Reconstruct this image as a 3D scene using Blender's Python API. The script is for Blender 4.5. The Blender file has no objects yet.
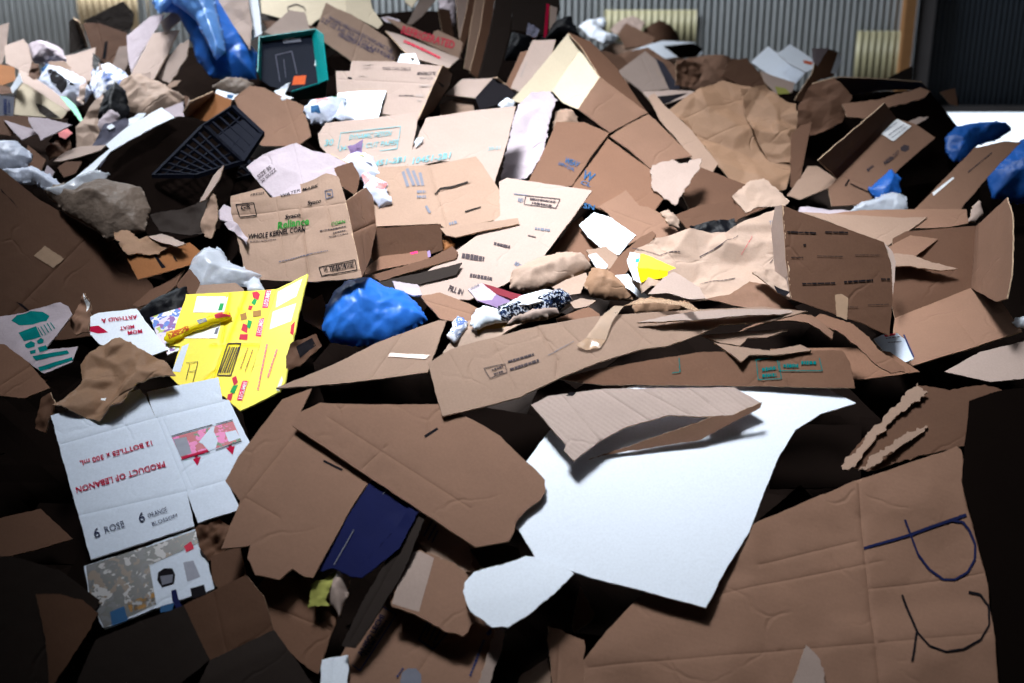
import bpy, bmesh, math, random
import numpy as np
from mathutils import Vector, Matrix
from mathutils.geometry import delaunay_2d_cdt
from mathutils.bvhtree import BVHTree

# ------------------------------------------------------------------ camera, world, lights, exposure
C = bpy.context.scene.collection
SC = bpy.context.scene
W, H, FPX = 1024, 683, 1100.0
PITCH = math.radians(18.0)
CAM = np.array([0.0, 0.0, 2.0])
RIGHT = np.array([1.0, 0, 0])
FWD = np.array([0, math.cos(PITCH), -math.sin(PITCH)])
UP = np.array([0, math.sin(PITCH), math.cos(PITCH)])
cd = bpy.data.cameras.new('camera'); cam = bpy.data.objects.new('camera', cd); C.objects.link(cam)
cam.location = CAM; cam.rotation_euler = (math.radians(90) - PITCH, 0, 0)
cd.sensor_width = 36; cd.lens = 36 * FPX / W; cd.clip_start = .05
cd.dof.use_dof = True; cd.dof.focus_distance = 2.4; cd.dof.aperture_fstop = 2.8
SC.camera = cam
wd = bpy.data.worlds.new('daylight'); SC.world = wd; wd.use_nodes = True
bg = wd.node_tree.nodes['Background']; bg.inputs[0].default_value = (.80, .90, 1, 1); bg.inputs[1].default_value = 2.5
vs = SC.view_settings; vs.view_transform = 'Standard'; vs.look = 'None'; vs.gamma = 1; vs.use_curve_mapping = False
vs.exposure = 0.0

def area(name, loc, target, sx, sy, power, color, spread=180):
    l = bpy.data.lights.new(name, 'AREA'); l.shape = 'RECTANGLE'; l.size = sx; l.size_y = sy
    l.energy = power; l.color = color; l.spread = math.radians(spread)
    o = bpy.data.objects.new(name, l); C.objects.link(o); o.location = loc
    o.rotation_euler = (Vector(target) - Vector(loc)).to_track_quat('-Z', 'Y').to_euler()
    return o
area('skylight_key', (-1.0, 2.1, 6.8), (.2, 2.86, 1.0), 1.5, 1.2, 38, (.93, .965, 1.0), 29)
area('added_fill', (0.3, 1.2, 6.3), (.1, 3.0, 1.0), 2.0, 1.4, 2.2, (.90, .95, 1.0), 50)  # weak fill added from the upper front, no real roof light
area('added_fill_left', (-2.6, 5.6, 6.5), (-1.95, 4.4, 1.7), 1.2, 1.0, 44, (.92, .96, 1.0), 28)  # lamp added to brighten the far left pile
area('added_fill_wall', (-4.5, 6.9, 6.2), (-3.2, 9.0, 2.2), 6, .8, 1000, (.92, .96, 1.0), 120)  # lamp added to brighten the back wall

# ------------------------------------------------------------------ materials
def s2l(c):
    return tuple(((v / 255) / 12.92 if v / 255 <= .04045 else ((v / 255 + .055) / 1.055) ** 2.4) for v in c)
def newmat(name):
    m = bpy.data.materials.new(name); m.use_nodes = True
    return m, m.node_tree.nodes, m.node_tree.links, m.node_tree.nodes['Principled BSDF']
def math_node(n, l, op, a, b):
    k = n.new('ShaderNodeMath'); k.operation = op
    for i, v in enumerate((a, b)):
        if isinstance(v, (int, float)): k.inputs[i].default_value = v
        else: l.new(v, k.inputs[i])
    return k.outputs[0]

def paper(name, rgb, flute=.25, rough=.8, var=.06, spots=.5, spec=.25, fine=.15, wrk=1.0):
    """cardboard or paper: fibre speckle, faint dirt with its own shape, flute ribs in the bump"""
    m, n, l, b = newmat(name)
    c = s2l(rgb)
    tc = n.new('ShaderNodeTexCoord'); oi = n.new('ShaderNodeObjectInfo')
    n1 = n.new('ShaderNodeTexNoise'); n1.inputs['Scale'].default_value = 9; n1.inputs['Detail'].default_value = 6
    l.new(tc.outputs['Object'], n1.inputs['Vector'])
    n2 = n.new('ShaderNodeTexNoise'); n2.inputs['Scale'].default_value = 240; n2.inputs['Detail'].default_value = 2
    l.new(tc.outputs['Object'], n2.inputs['Vector'])
    # brightness factor = 1 + noise
    f = math_node(n, l, 'MULTIPLY_ADD', n1.outputs['Fac'], spots * .5); f.node.inputs[2].default_value = 1 - spots * .26
    g = math_node(n, l, 'MULTIPLY_ADD', n2.outputs['Fac'], .2); g.node.inputs[2].default_value = .9
    r = math_node(n, l, 'MULTIPLY_ADD', oi.outputs['Random'], var * 2); r.node.inputs[2].default_value = 1 - var
    fg = math_node(n, l, 'MULTIPLY', math_node(n, l, 'MULTIPLY', f, g), r)
    col = n.new('ShaderNodeVectorMath'); col.operation = 'SCALE'; col.inputs[0].default_value = c
    l.new(fg, col.inputs['Scale']); l.new(col.outputs[0], b.inputs['Base Color'])
    b.inputs['Roughness'].default_value = rough; b.inputs['Specular IOR Level'].default_value = spec
    wv = n.new('ShaderNodeTexWave'); wv.wave_type = 'BANDS'; wv.bands_direction = 'X'
    wv.inputs['Scale'].default_value = 36; wv.inputs['Distortion'].default_value = .6
    l.new(tc.outputs['Object'], wv.inputs['Vector'])
    n3 = n.new('ShaderNodeTexNoise'); n3.inputs['Scale'].default_value = 26; n3.inputs['Detail'].default_value = 5
    l.new(tc.outputs['Object'], n3.inputs['Vector'])
    h = math_node(n, l, 'ADD', math_node(n, l, 'MULTIPLY', wv.outputs['Fac'], flute * .10), math_node(n, l, 'MULTIPLY', n3.outputs['Fac'], fine * 8))
    # fine handling creases: thin crooked lines, present only in patches
    nd = n.new('ShaderNodeTexNoise'); nd.inputs['Scale'].default_value = 5; nd.inputs['Detail'].default_value = 3
    l.new(tc.outputs['Object'], nd.inputs['Vector'])
    mv = n.new('ShaderNodeVectorMath'); mv.operation = 'MULTIPLY_ADD'; mv.inputs[1].default_value = (.16, .16, .16)
    l.new(nd.outputs['Color'], mv.inputs[0]); l.new(tc.outputs['Object'], mv.inputs[2])
    vo = n.new('ShaderNodeTexVoronoi'); vo.feature = 'DISTANCE_TO_EDGE'; vo.inputs['Scale'].default_value = 7
    l.new(mv.outputs[0], vo.inputs['Vector'])
    ln = n.new('ShaderNodeMapRange'); ln.inputs['From Min'].default_value = 0; ln.inputs['From Max'].default_value = .035
    ln.inputs['To Min'].default_value = 1; ln.inputs['To Max'].default_value = 0; l.new(vo.outputs['Distance'], ln.inputs['Value'])
    mk_ = n.new('ShaderNodeMapRange'); mk_.inputs['From Min'].default_value = .5; mk_.inputs['From Max'].default_value = .62; l.new(n1.outputs['Fac'], mk_.inputs['Value'])
    cr_ = math_node(n, l, 'MULTIPLY', ln.outputs[0], mk_.outputs[0])
    h = math_node(n, l, 'ADD', h, math_node(n, l, 'MULTIPLY', cr_, -.75 * wrk))
    bp = n.new('ShaderNodeBump'); bp.inputs['Distance'].default_value = .0016; bp.inputs['Strength'].default_value = .9
    l.new(h, bp.inputs['Height']); l.new(bp.outputs[0], b.inputs['Normal'])
    return m
def plain(name, rgb, rough=.6, spec=.3, metal=0, alpha=1, trans=0, bump=0, bscale=60, coat=0):
    m, n, l, b = newmat(name)
    tc = n.new('ShaderNodeTexCoord'); nz = n.new('ShaderNodeTexNoise'); nz.inputs['Scale'].default_value = bscale
    nz.inputs['Detail'].default_value = 4
    l.new(tc.outputs['Object'], nz.inputs['Vector'])
    f = math_node(n, l, 'MULTIPLY_ADD', nz.outputs['Fac'], .3); f.node.inputs[2].default_value = .85
    col = n.new('ShaderNodeVectorMath'); col.operation = 'SCALE'; col.inputs[0].default_value = s2l(rgb)
    l.new(f, col.inputs['Scale']); l.new(col.outputs[0], b.inputs['Base Color'])
    b.inputs['Roughness'].default_value = rough; b.inputs['Specular IOR Level'].default_value = spec
    b.inputs['Metallic'].default_value = metal; b.inputs['Alpha'].default_value = alpha
    b.inputs['Transmission Weight'].default_value = trans; b.inputs['Coat Weight'].default_value = coat
    if bump:
        bp = n.new('ShaderNodeBump'); bp.inputs['Distance'].default_value = .004; bp.inputs['Strength'].default_value = bump
        l.new(nz.outputs['Fac'], bp.inputs['Height']); l.new(bp.outputs[0], b.inputs['Normal'])
    return m
def mottled(name, cols, scale, rough=.6):
    """printed paper: patches of several inks"""
    m, n, l, b = newmat(name)
    tc = n.new('ShaderNodeTexCoord'); v = n.new('ShaderNodeTexVoronoi'); v.inputs['Scale'].default_value = scale
    nz = n.new('ShaderNodeTexNoise'); nz.inputs['Scale'].default_value = scale * .7; nz.inputs['Detail'].default_value = 3
    l.new(tc.outputs['Object'], nz.inputs['Vector'])
    mx = n.new('ShaderNodeMix'); mx.data_type = 'VECTOR'; mx.inputs['Factor'].default_value = .12
    l.new(tc.outputs['Object'], mx.inputs[4]); l.new(nz.outputs['Color'], mx.inputs[5]); l.new(mx.outputs[1], v.inputs['Vector'])
    sp = n.new('ShaderNodeSeparateColor'); l.new(v.outputs['Color'], sp.inputs[0])
    cr = n.new('ShaderNodeValToRGB'); cr.color_ramp.interpolation = 'CONSTANT'
    e = cr.color_ramp.elements
    for i, c in enumerate(cols):
        if i < 2: k = e[i]; k.position = i / len(cols)
        else: k = e.new(i / len(cols))
        k.color = (*s2l(c), 1)
    l.new(sp.outputs[0], cr.inputs[0]); l.new(cr.outputs[0], b.inputs['Base Color'])
    b.inputs['Roughness'].default_value = rough
    return m

M = {}
def mk(): 
    M['kraft'] = paper('kraft_cardboard', (132, 100, 82))
    M['tan'] = paper('tan_cardboard', (146, 121, 105))
    M['pale'] = paper('pale_cardboard', (160, 141, 132), spots=.35)
    M['cream'] = paper('cream_board', (204, 190, 166), spots=.35)
    M['grey'] = paper('grey_faced_cardboard', (166, 147, 138), spots=.4)
    M['red'] = paper('reddish_cardboard', (116, 84, 66))
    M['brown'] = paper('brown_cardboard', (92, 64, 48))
    M['dark'] = paper('dark_brown_cardboard', (34, 24, 19))  # brown deepened to take in the shade of the gaps
    M['gapshade'] = plain('gap_shade_cardboard', (18, 13, 11), .95, .0, bscale=9)  # near-black colour stands for the shade of the gaps
    M['orange'] = paper('orange_brown_cardboard', (146, 94, 54))
    M['fluted'] = paper('single_face_cardboard', (166, 148, 140), flute=1.6)
    M['white'] = paper('white_board', (228, 236, 248), flute=.1, var=.02, spots=.1, fine=.05, rough=.6, wrk=.25)
    M['whitebox'] = paper('white_faced_cardboard', (206, 216, 232), flute=.2, var=.02, spots=.2)
    M['wrap'] = paper('brown_wrapping_paper', (140, 109, 86), flute=0, fine=.3, wrk=2.2, rough=.7)
    M['wrapl'] = paper('light_wrapping_paper', (160, 137, 122), flute=0, fine=.3, wrk=2.2, rough=.7)
    M['lav'] = paper('lilac_white_paper', (172, 160, 168), flute=0, fine=.3, wrk=2.2)
    M['yellow'] = paper('yellow_printed_board', (240, 215, 12), flute=0, var=.01, spots=.12, rough=.45, fine=.03)
    M['yel2'] = paper('pale_yellow_board', (250, 242, 110), flute=0, var=.01, spots=.1, rough=.45, fine=.03)
    M['edge'] = plain('corrugated_edge', (196, 168, 142), .9, .1, bump=1, bscale=300)
    M['edgew'] = plain('white_board_edge', (215, 215, 220), .8, .1)
    M['blue'] = plain('blue_plastic_film', (40, 112, 210), .42, .4, trans=.15, bump=.5, bscale=30)
    M['sky'] = plain('pale_blue_plastic_film', (110, 165, 235), .28, .6, trans=.3, bump=.5, bscale=30)
    M['clear'] = plain('clear_plastic_film', (225, 232, 245), .15, .8, alpha=.55, bump=1, bscale=45)
    M['haze'] = plain('milky_plastic_film', (200, 208, 228), .35, .4, alpha=.9, bump=1, bscale=45)
    M['dim'] = plain('grimy_plastic_film', (112, 98, 88), .5, .25, alpha=.95, bump=1, bscale=60)
    M['blackfilm'] = plain('black_plastic_film', (10, 11, 16), .5, .12, bump=.8, bscale=40)
    M['tape'] = plain('packing_tape', (196, 165, 138), .25, .6, alpha=.5)
    M['blacktray'] = plain('black_plastic', (14, 20, 34), .7, .06)
    M['crate'] = plain('crate_black_plastic', (10, 14, 28), .7, .08)
    M['teal'] = plain('teal_plastic', (0, 150, 150), .35, .5)
    M['green'] = plain('green_strap_plastic', (70, 200, 140), .4, .5)
    M['navy'] = plain('navy_printed_board', (10, 18, 66), .6, .06, bump=.2, bscale=25)
    M['news'] = mottled('printed_newspaper', [(225, 228, 235), (210, 215, 228), (90, 120, 190), (235, 235, 240), (150, 160, 185), (240, 240, 240)], 60)
    M['mag'] = mottled('glossy_magazine', [(20, 22, 26), (36, 32, 30), (150, 148, 150), (18, 30, 26), (90, 66, 40), (14, 16, 22), (50, 52, 60)], 55, .3)
    M['comic'] = mottled('colourful_print', [(220, 60, 120), (60, 110, 200), (230, 230, 240), (170, 190, 60), (210, 200, 225), (120, 60, 150)], 45, .35)
    M['foil'] = mottled('black_and_white_wrapper', [(12, 18, 34), (20, 28, 48), (200, 208, 225), (10, 14, 26), (40, 60, 100)], 90, .25)
    M['rose'] = mottled('flower_print', [(170, 16, 50), (210, 90, 160), (165, 12, 45), (50, 90, 40), (160, 14, 48), (165, 15, 50)], 45, .5)
    for k, c in dict(black=(24, 22, 26), ink=(70, 62, 66), blueink=(48, 58, 98), pen=(28, 34, 70), redink=(200, 60, 80), crimson=(176, 20, 60),
                     tealink=(110, 158, 164), deepteal=(0, 110, 110), greenink=(50, 122, 52), slate=(112, 114, 126), paleink=(160, 146, 140), pink=(230, 60, 110),
                     orangeink=(200, 90, 50), lime=(150, 150, 80), leaf=(50, 160, 90), mint=(60, 200, 170), greyprint=(150, 152, 165), white2=(240, 242, 246),
                     coral=(240, 150, 150), mauve=(140, 118, 156), maroon=(120, 48, 58), sliver=(90, 90, 105), bluepatch=(50, 88, 128), sand=(165, 125, 75)).items():
        M[k] = plain('print_' + k, c, .8, .05)  # black also paints the shade inside some openings
mk()
EDGE = {k: M['edge'] for k in M}
for k in ('white', 'whitebox', 'lav', 'news', 'mag', 'comic', 'foil'): EDGE[k] = M['edgew']
for k in ('yellow', 'yel2', 'blue', 'sky', 'clear', 'haze', 'dim', 'blackfilm', 'tape', 'navy', 'teal', 'green', 'white2', 'blacktray', 'pink', 'lime', 'black', 'coral', 'mauve', 'dark', 'gapshade', 'crimson', 'maroon'): EDGE[k] = M[k]

# ------------------------------------------------------------------ heap shape and pixel rays
DY = np.array([-120, 0, 60, 120, 200, 260, 341, 420, 500, 600, 683, 760])
DZ = np.array([4.6, 4.1, 3.8, 3.55, 3.25, 3.05, 2.80, 2.62, 2.45, 2.25, 2.10, 2.0])
def heapZ(x, y): return np.interp(y, DY, DZ) + .10 * ((np.asarray(x) - 520) / 512) ** 2
def ray(x, y):
    x = np.asarray(x, float); y = np.asarray(y, float)
    return FWD + ((x - W / 2) / FPX)[..., None] * RIGHT - ((y - H / 2) / FPX)[..., None] * UP
def topx(p):
    d = p - CAM; z = d @ FWD
    return W / 2 + FPX * (d @ RIGHT) / z, H / 2 - FPX * (d @ UP) / z, z
def pts(s):
    return [tuple(float(v) for v in p.split(',')) for p in s.split()]
def inside(px, py, poly):
    r = np.zeros(px.shape, bool); j = len(poly) - 1
    for i in range(len(poly)):
        xi, yi = poly[i]; xj, yj = poly[j]
        with np.errstate(divide='ignore', invalid='ignore'):
            c = ((yi > py) != (yj > py)) & (px < (xj - xi) * (py - yi) / (yj - yi) + xi)
        r ^= c; j = i
    return r
def segdist(u, v, a, b):
    a = np.asarray(a); b = np.asarray(b); d = b - a; L = max(d @ d, 1e-12)
    t = np.clip(((u - a[0]) * d[0] + (v - a[1]) * d[1]) / L, 0, 1)
    return np.hypot(u - a[0] - t * d[0], v - a[1] - t * d[1])

class Panel:
    """one sheet of board: an outline on its own plane, with warp, crumple, folds and creases"""
    def __init__(s, poly, mat='kraft', el=62, yaw=0, name='panel', hinge=None, w=.004, c=0., cs=7., t=.0035, torn=.0004, cr='', fold=(), bend=None,
                 rot=0, dec=(), txt=(), ink=(), puff=0, label=None, D=None, g=None, over=True, tape=(), edge=None, sm=False):
        s.poly = pts(poly) if isinstance(poly, str) else poly
        if sm:   # rounded outline
            for _ in range(2):
                q = []
                for i, a in enumerate(s.poly):
                    b = s.poly[(i + 1) % len(s.poly)]
                    q += [(a[0] * .78 + b[0] * .22, a[1] * .78 + b[1] * .22), (a[0] * .22 + b[0] * .78, a[1] * .22 + b[1] * .78)]
                s.poly = q
        s.mat, s.el, s.yaw, s.name, s.hinge, s.w, s.c, s.cs, s.t, s.torn = mat, math.radians(el), math.radians(yaw), name, hinge, w, c, cs, t, torn
        s.cr = [tuple(float(q) for q in k.split(',')) for k in cr.split()]; s.fold, s.bend, s.rot = fold, bend, math.radians(rot)
        s.dec, s.txt, s.ink, s.puff, s.label, s.D, s.g, s.over, s.tape, s.edge = dec, txt, ink, puff, label, D, g, over, tape, edge
        s.hedges = []
        if puff and torn < .001: s.torn = .0012
        s.seed = int(sum((i + 1) * (x * 7 + y * 13) for i, (x, y) in enumerate(s.poly))) % 100003
    def centre(s):
        return np.mean([p for p in s.poly], axis=0)
    def setplane(s, P0, n):
        s.P0 = P0; s.n = n / np.linalg.norm(n)
        if s.n @ (CAM - P0) < 0: s.n = -s.n
        r = np.array([1., 0, 0]) if abs(s.n[2]) > .98 else np.cross([0, 0, 1.], s.n)
        r /= np.linalg.norm(r); q = np.cross(s.n, r)
        s.u = math.cos(s.rot) * r + math.sin(s.rot) * q; s.v = np.cross(s.n, s.u)
    def hit(s, x, y):
        d = ray(x, y); t = ((s.P0 - CAM) @ s.n) / (d @ s.n)
        return CAM + d * t[..., None], t
    def uv(s, P): return (P - s.P0) @ s.u, (P - s.P0) @ s.v
    def pxuv(s, x, y):
        P, _ = s.hit(np.asarray(x, float), np.asarray(y, float)); return s.uv(P)
    def prep(s):
        s.fc = {}
        xy = np.array(s.poly); s.pu, s.pv = s.pxuv(xy[:, 0], xy[:, 1])
        rng = np.random.RandomState(s.seed)
        ph = rng.rand(40) * 6.283; an = rng.rand(40) * 6.283
        s.ph, s.an = ph, an
        s.size = max(np.ptp(s.pu), np.ptp(s.pv))
        s.cruv = []
        for k in s.cr:
            a = np.array(s.pxuv([k[0], k[2]], [k[1], k[3]])).T
            s.cruv.append((a[0], a[1], k[4] if len(k) > 4 else .0016))
        s.fuv = []
        for k in s.fold:
            a = np.array(s.pxuv([k[0], k[2]], [k[1], k[3]])).T
            s.fuv.append((a[0], a[1], k[4]))
        s.huv = []
        for (a, b) in s.hedges:
            q = np.array(s.pxuv([a[0], b[0]], [a[1], b[1]])).T; s.huv.append((q[0], q[1]))
        if s.puff or (s.c > .009 and s.mat in ('wrap', 'wrapl', 'lav', 'white', 'blackfilm')):
            s.cs = max(s.cs, (8.5 if s.puff else 3.2) / s.size); s.c = max(s.c * .3, (.075 if s.puff else .035) * s.size) if s.puff else s.c
        if s.puff:
            s.R = 1e-9; 
            gu = np.linspace(s.pu.min(), s.pu.max(), 24); gv = np.linspace(s.pv.min(), s.pv.max(), 24)
            U, V = np.meshgrid(gu, gv); m = inside(U, V, list(zip(s.pu, s.pv)))
            s.R = max(s.bd(U[m], V[m]).max(), 1e-4) if m.any() else .02
            s.puff = min(s.puff, .8 * s.R)
    def bd(s, U, V):
        r = np.full(np.shape(U), 9.); n = len(s.pu)
        for i in range(n):
            j = (i + 1) % n; r = np.minimum(r, segdist(U, V, (s.pu[i], s.pv[i]), (s.pu[j], s.pv[j])))
        return r
    def facets(s, U, V, lam, seed):
        """flat facets between random points: the sharp folds of crushed paper"""
        if not hasattr(s, 'fc'): s.fc = {}
        if seed not in s.fc:
            rng = np.random.RandomState(s.seed + seed); m = .15 * s.size + lam
            u0, u1, v0, v1 = s.pu.min() - m, s.pu.max() + m, s.pv.min() - m, s.pv.max() + m
            nu = max(3, int((u1 - u0) / lam) + 1); nv = max(3, int((v1 - v0) / lam) + 1)
            P_ = [((u0 + (i + .5 * (j % 2)) * (u1 - u0) / (nu - 1)) + rng.uniform(-.38, .38) * lam, v0 + j * (v1 - v0) / (nv - 1) + rng.uniform(-.38, .38) * lam) for j in range(nv) for i in range(nu)]
            r = delaunay_2d_cdt([Vector(p) for p in P_], [], [], 0, 1e-7)
            X = np.array([(p.x, p.y) for p in r[0]]); Hh = rng.uniform(-1, 1, len(X))
            s.fc[seed] = (X, Hh, [f for f in r[2] if len(f) == 3])
        X, Hh, T = s.fc[seed]; U = np.asarray(U, float); V = np.asarray(V, float); out = np.zeros(U.shape)
        for a, b, c in T:
            A, B_, Cc = X[a], X[b], X[c]
            m = (U >= min(A[0], B_[0], Cc[0])) & (U <= max(A[0], B_[0], Cc[0])) & (V >= min(A[1], B_[1], Cc[1])) & (V <= max(A[1], B_[1], Cc[1]))
            if not m.any(): continue
            d = (B_[1] - Cc[1]) * (A[0] - Cc[0]) + (Cc[0] - B_[0]) * (A[1] - Cc[1])
            if abs(d) < 1e-12: continue
            u, v = U[m], V[m]
            wa = ((B_[1] - Cc[1]) * (u - Cc[0]) + (Cc[0] - B_[0]) * (v - Cc[1])) / d
            wb = ((Cc[1] - A[1]) * (u - Cc[0]) + (A[0] - Cc[0]) * (v - Cc[1])) / d; wc = 1 - wa - wb
            ok = (wa > -1e-6) & (wb > -1e-6) & (wc > -1e-6)
            val = out[m]; val[ok] = (wa * Hh[a] + wb * Hh[b] + wc * Hh[c])[ok]; out[m] = val
        return out
    def crump(s, U, V):
        if s.c > .009 or s.puff:
            S_ = s.size
            if s.puff: return s.facets(U, V, S_ / 3.6, 1) * .8 + s.facets(U, V, S_ / 8, 2) * .34 + s.facets(U, V, S_ / 17, 3) * .17
            return s.facets(U, V, S_ / 4.2, 1) * .46 + s.facets(U, V, S_ / 9, 2) * .22
        f = 0; k = s.cs
        Wd = .16 / k * np.sin(U * k * 1.7 + s.ph[20]) ; Wv = .16 / k * np.sin(V * k * 1.9 + s.ph[21])
        for i in range(14 if k > 11 else (9 if k > 8 else 5)):
            fr = k * (.8 + .5 * i); a = 1 / (1 + .7 * i)
            q = ((U + Wd) * math.cos(s.an[i]) + (V + Wv) * math.sin(s.an[i])) * fr + s.ph[i]
            f = f + a * (np.abs((q % 2) - 1) - .5)
        return f * .45
    def f(s, U, V):
        r = np.zeros(np.shape(U))
        k = 5.5
        for i in range(5):
            fr = k * (.6 + .5 * i); r = r + s.w * .6 / (1 + .5 * i) * np.sin((U * math.cos(s.an[30 + i]) + V * math.sin(s.an[30 + i])) * fr + s.ph[30 + i])
        if s.c: r = r + s.c * s.crump(U, V)
        if s.puff:
            d = np.clip(s.bd(U, V) / s.R, 0, 1); r = r * (.35 + .65 * d) + s.puff * (.55 * np.sqrt(np.clip(1 - (1 - d) ** 2, 0, 1)) + .45 * d)
        for a, b, amt in s.fuv:
            d = b - a; L = np.hypot(*d); sd = ((U - a[0]) * -d[1] + (V - a[1]) * d[0]) / L
            r = r + amt * np.maximum(0, sd)
        if s.bend:
            an = math.radians(s.bend[0]); q = (U * math.cos(an) + V * math.sin(an)) / (s.size * .5)
            r = r + s.bend[1] * q * q
        if s.huv:
            m = 1
            for a, b in s.huv: m = m * np.clip(segdist(U, V, a, b) / .03, 0, 1)
            r = r * m
        for a, b, dp in s.cruv:
            r = r - dp * .8 * np.exp(-(segdist(U, V, a, b) / .0016) ** 2)
        return r
    def world(s, U, V, off=0):
        return s.P0 + np.outer(U, s.u) + np.outer(V, s.v) + np.outer(s.f(U, V) + off, s.n)

def tri_region(poly, g, extra=(), jit=0, seed=0):
    """triangulate a polygon in plane units with interior grid points of spacing g"""
    rng = np.random.RandomState(seed); P = [np.array(p) for p in poly]
    A = sum(P[i][0] * P[(i + 1) % len(P)][1] - P[(i + 1) % len(P)][0] * P[i][1] for i in range(len(P)))
    if A < 0: P = P[::-1]
    B = []
    for i in range(len(P)):
        a, b = P[i], P[(i + 1) % len(P)]; n = max(1, int(round(np.hypot(*(b - a)) / (g if not jit else min(g, .009)))))
        d = (b - a) / max(np.hypot(*(b - a)), 1e-9); nr = np.array([-d[1], d[0]])
        acc = 0
        for k in range(n):
            q = a + (b - a) * k / n
            if k and jit: 
                acc = acc * .6 + rng.randn() * jit; q = q + nr * acc
            B.append(q)
    u0, v0 = np.min(B, axis=0); u1, v1 = np.max(B, axis=0)
    pl = [tuple(b) for b in B]
    gu = np.arange(u0 + g * .5, u1, g); gv = np.arange(v0 + g * .5, v1, g)
    I = []
    if len(gu) and len(gv):
        U, V = np.meshgrid(gu, gv); U = U + np.where(np.arange(len(gv)) % 2, g * .5, 0)[:, None]; U = U.ravel(); V = V.ravel()
        m = inside(U, V, pl)
        U, V = U[m], V[m]
        d = np.full(U.shape, 9.)
        for i in range(len(pl)):
            d = np.minimum(d, segdist(U, V, pl[i], pl[(i + 1) % len(pl)]))
        m = d > g * .4; I = list(zip(U[m], V[m]))
    ex = []
    for (a, b) in extra:
        d = b - a; L = np.hypot(*d)
        if L < 1e-6: continue
        nr = np.array([-d[1], d[0]]) / L; n = max(2, int(L / .008))
        for o in (-.0034, -.0014, 0, .0014, .0034):
            q = a + d * np.linspace(0, 1, n)[:, None] + nr * o
            m = inside(q[:, 0], q[:, 1], pl)
            ex += [tuple(p) for p in q[m]]
    if ex:
        I = [p for p in I if all(segdist(p[0], p[1], a, b) > .0065 for a, b in extra)] + ex
    vs_ = [Vector((float(p[0]), float(p[1]))) for p in pl + I]
    nB = len(pl)
    r = delaunay_2d_cdt(vs_, [], [list(range(nB))], 1, 1e-6)
    V = np.array([(v.x, v.y) for v in r[0]]); F = [tuple(f) for f in r[2]]
    return V, F

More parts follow.
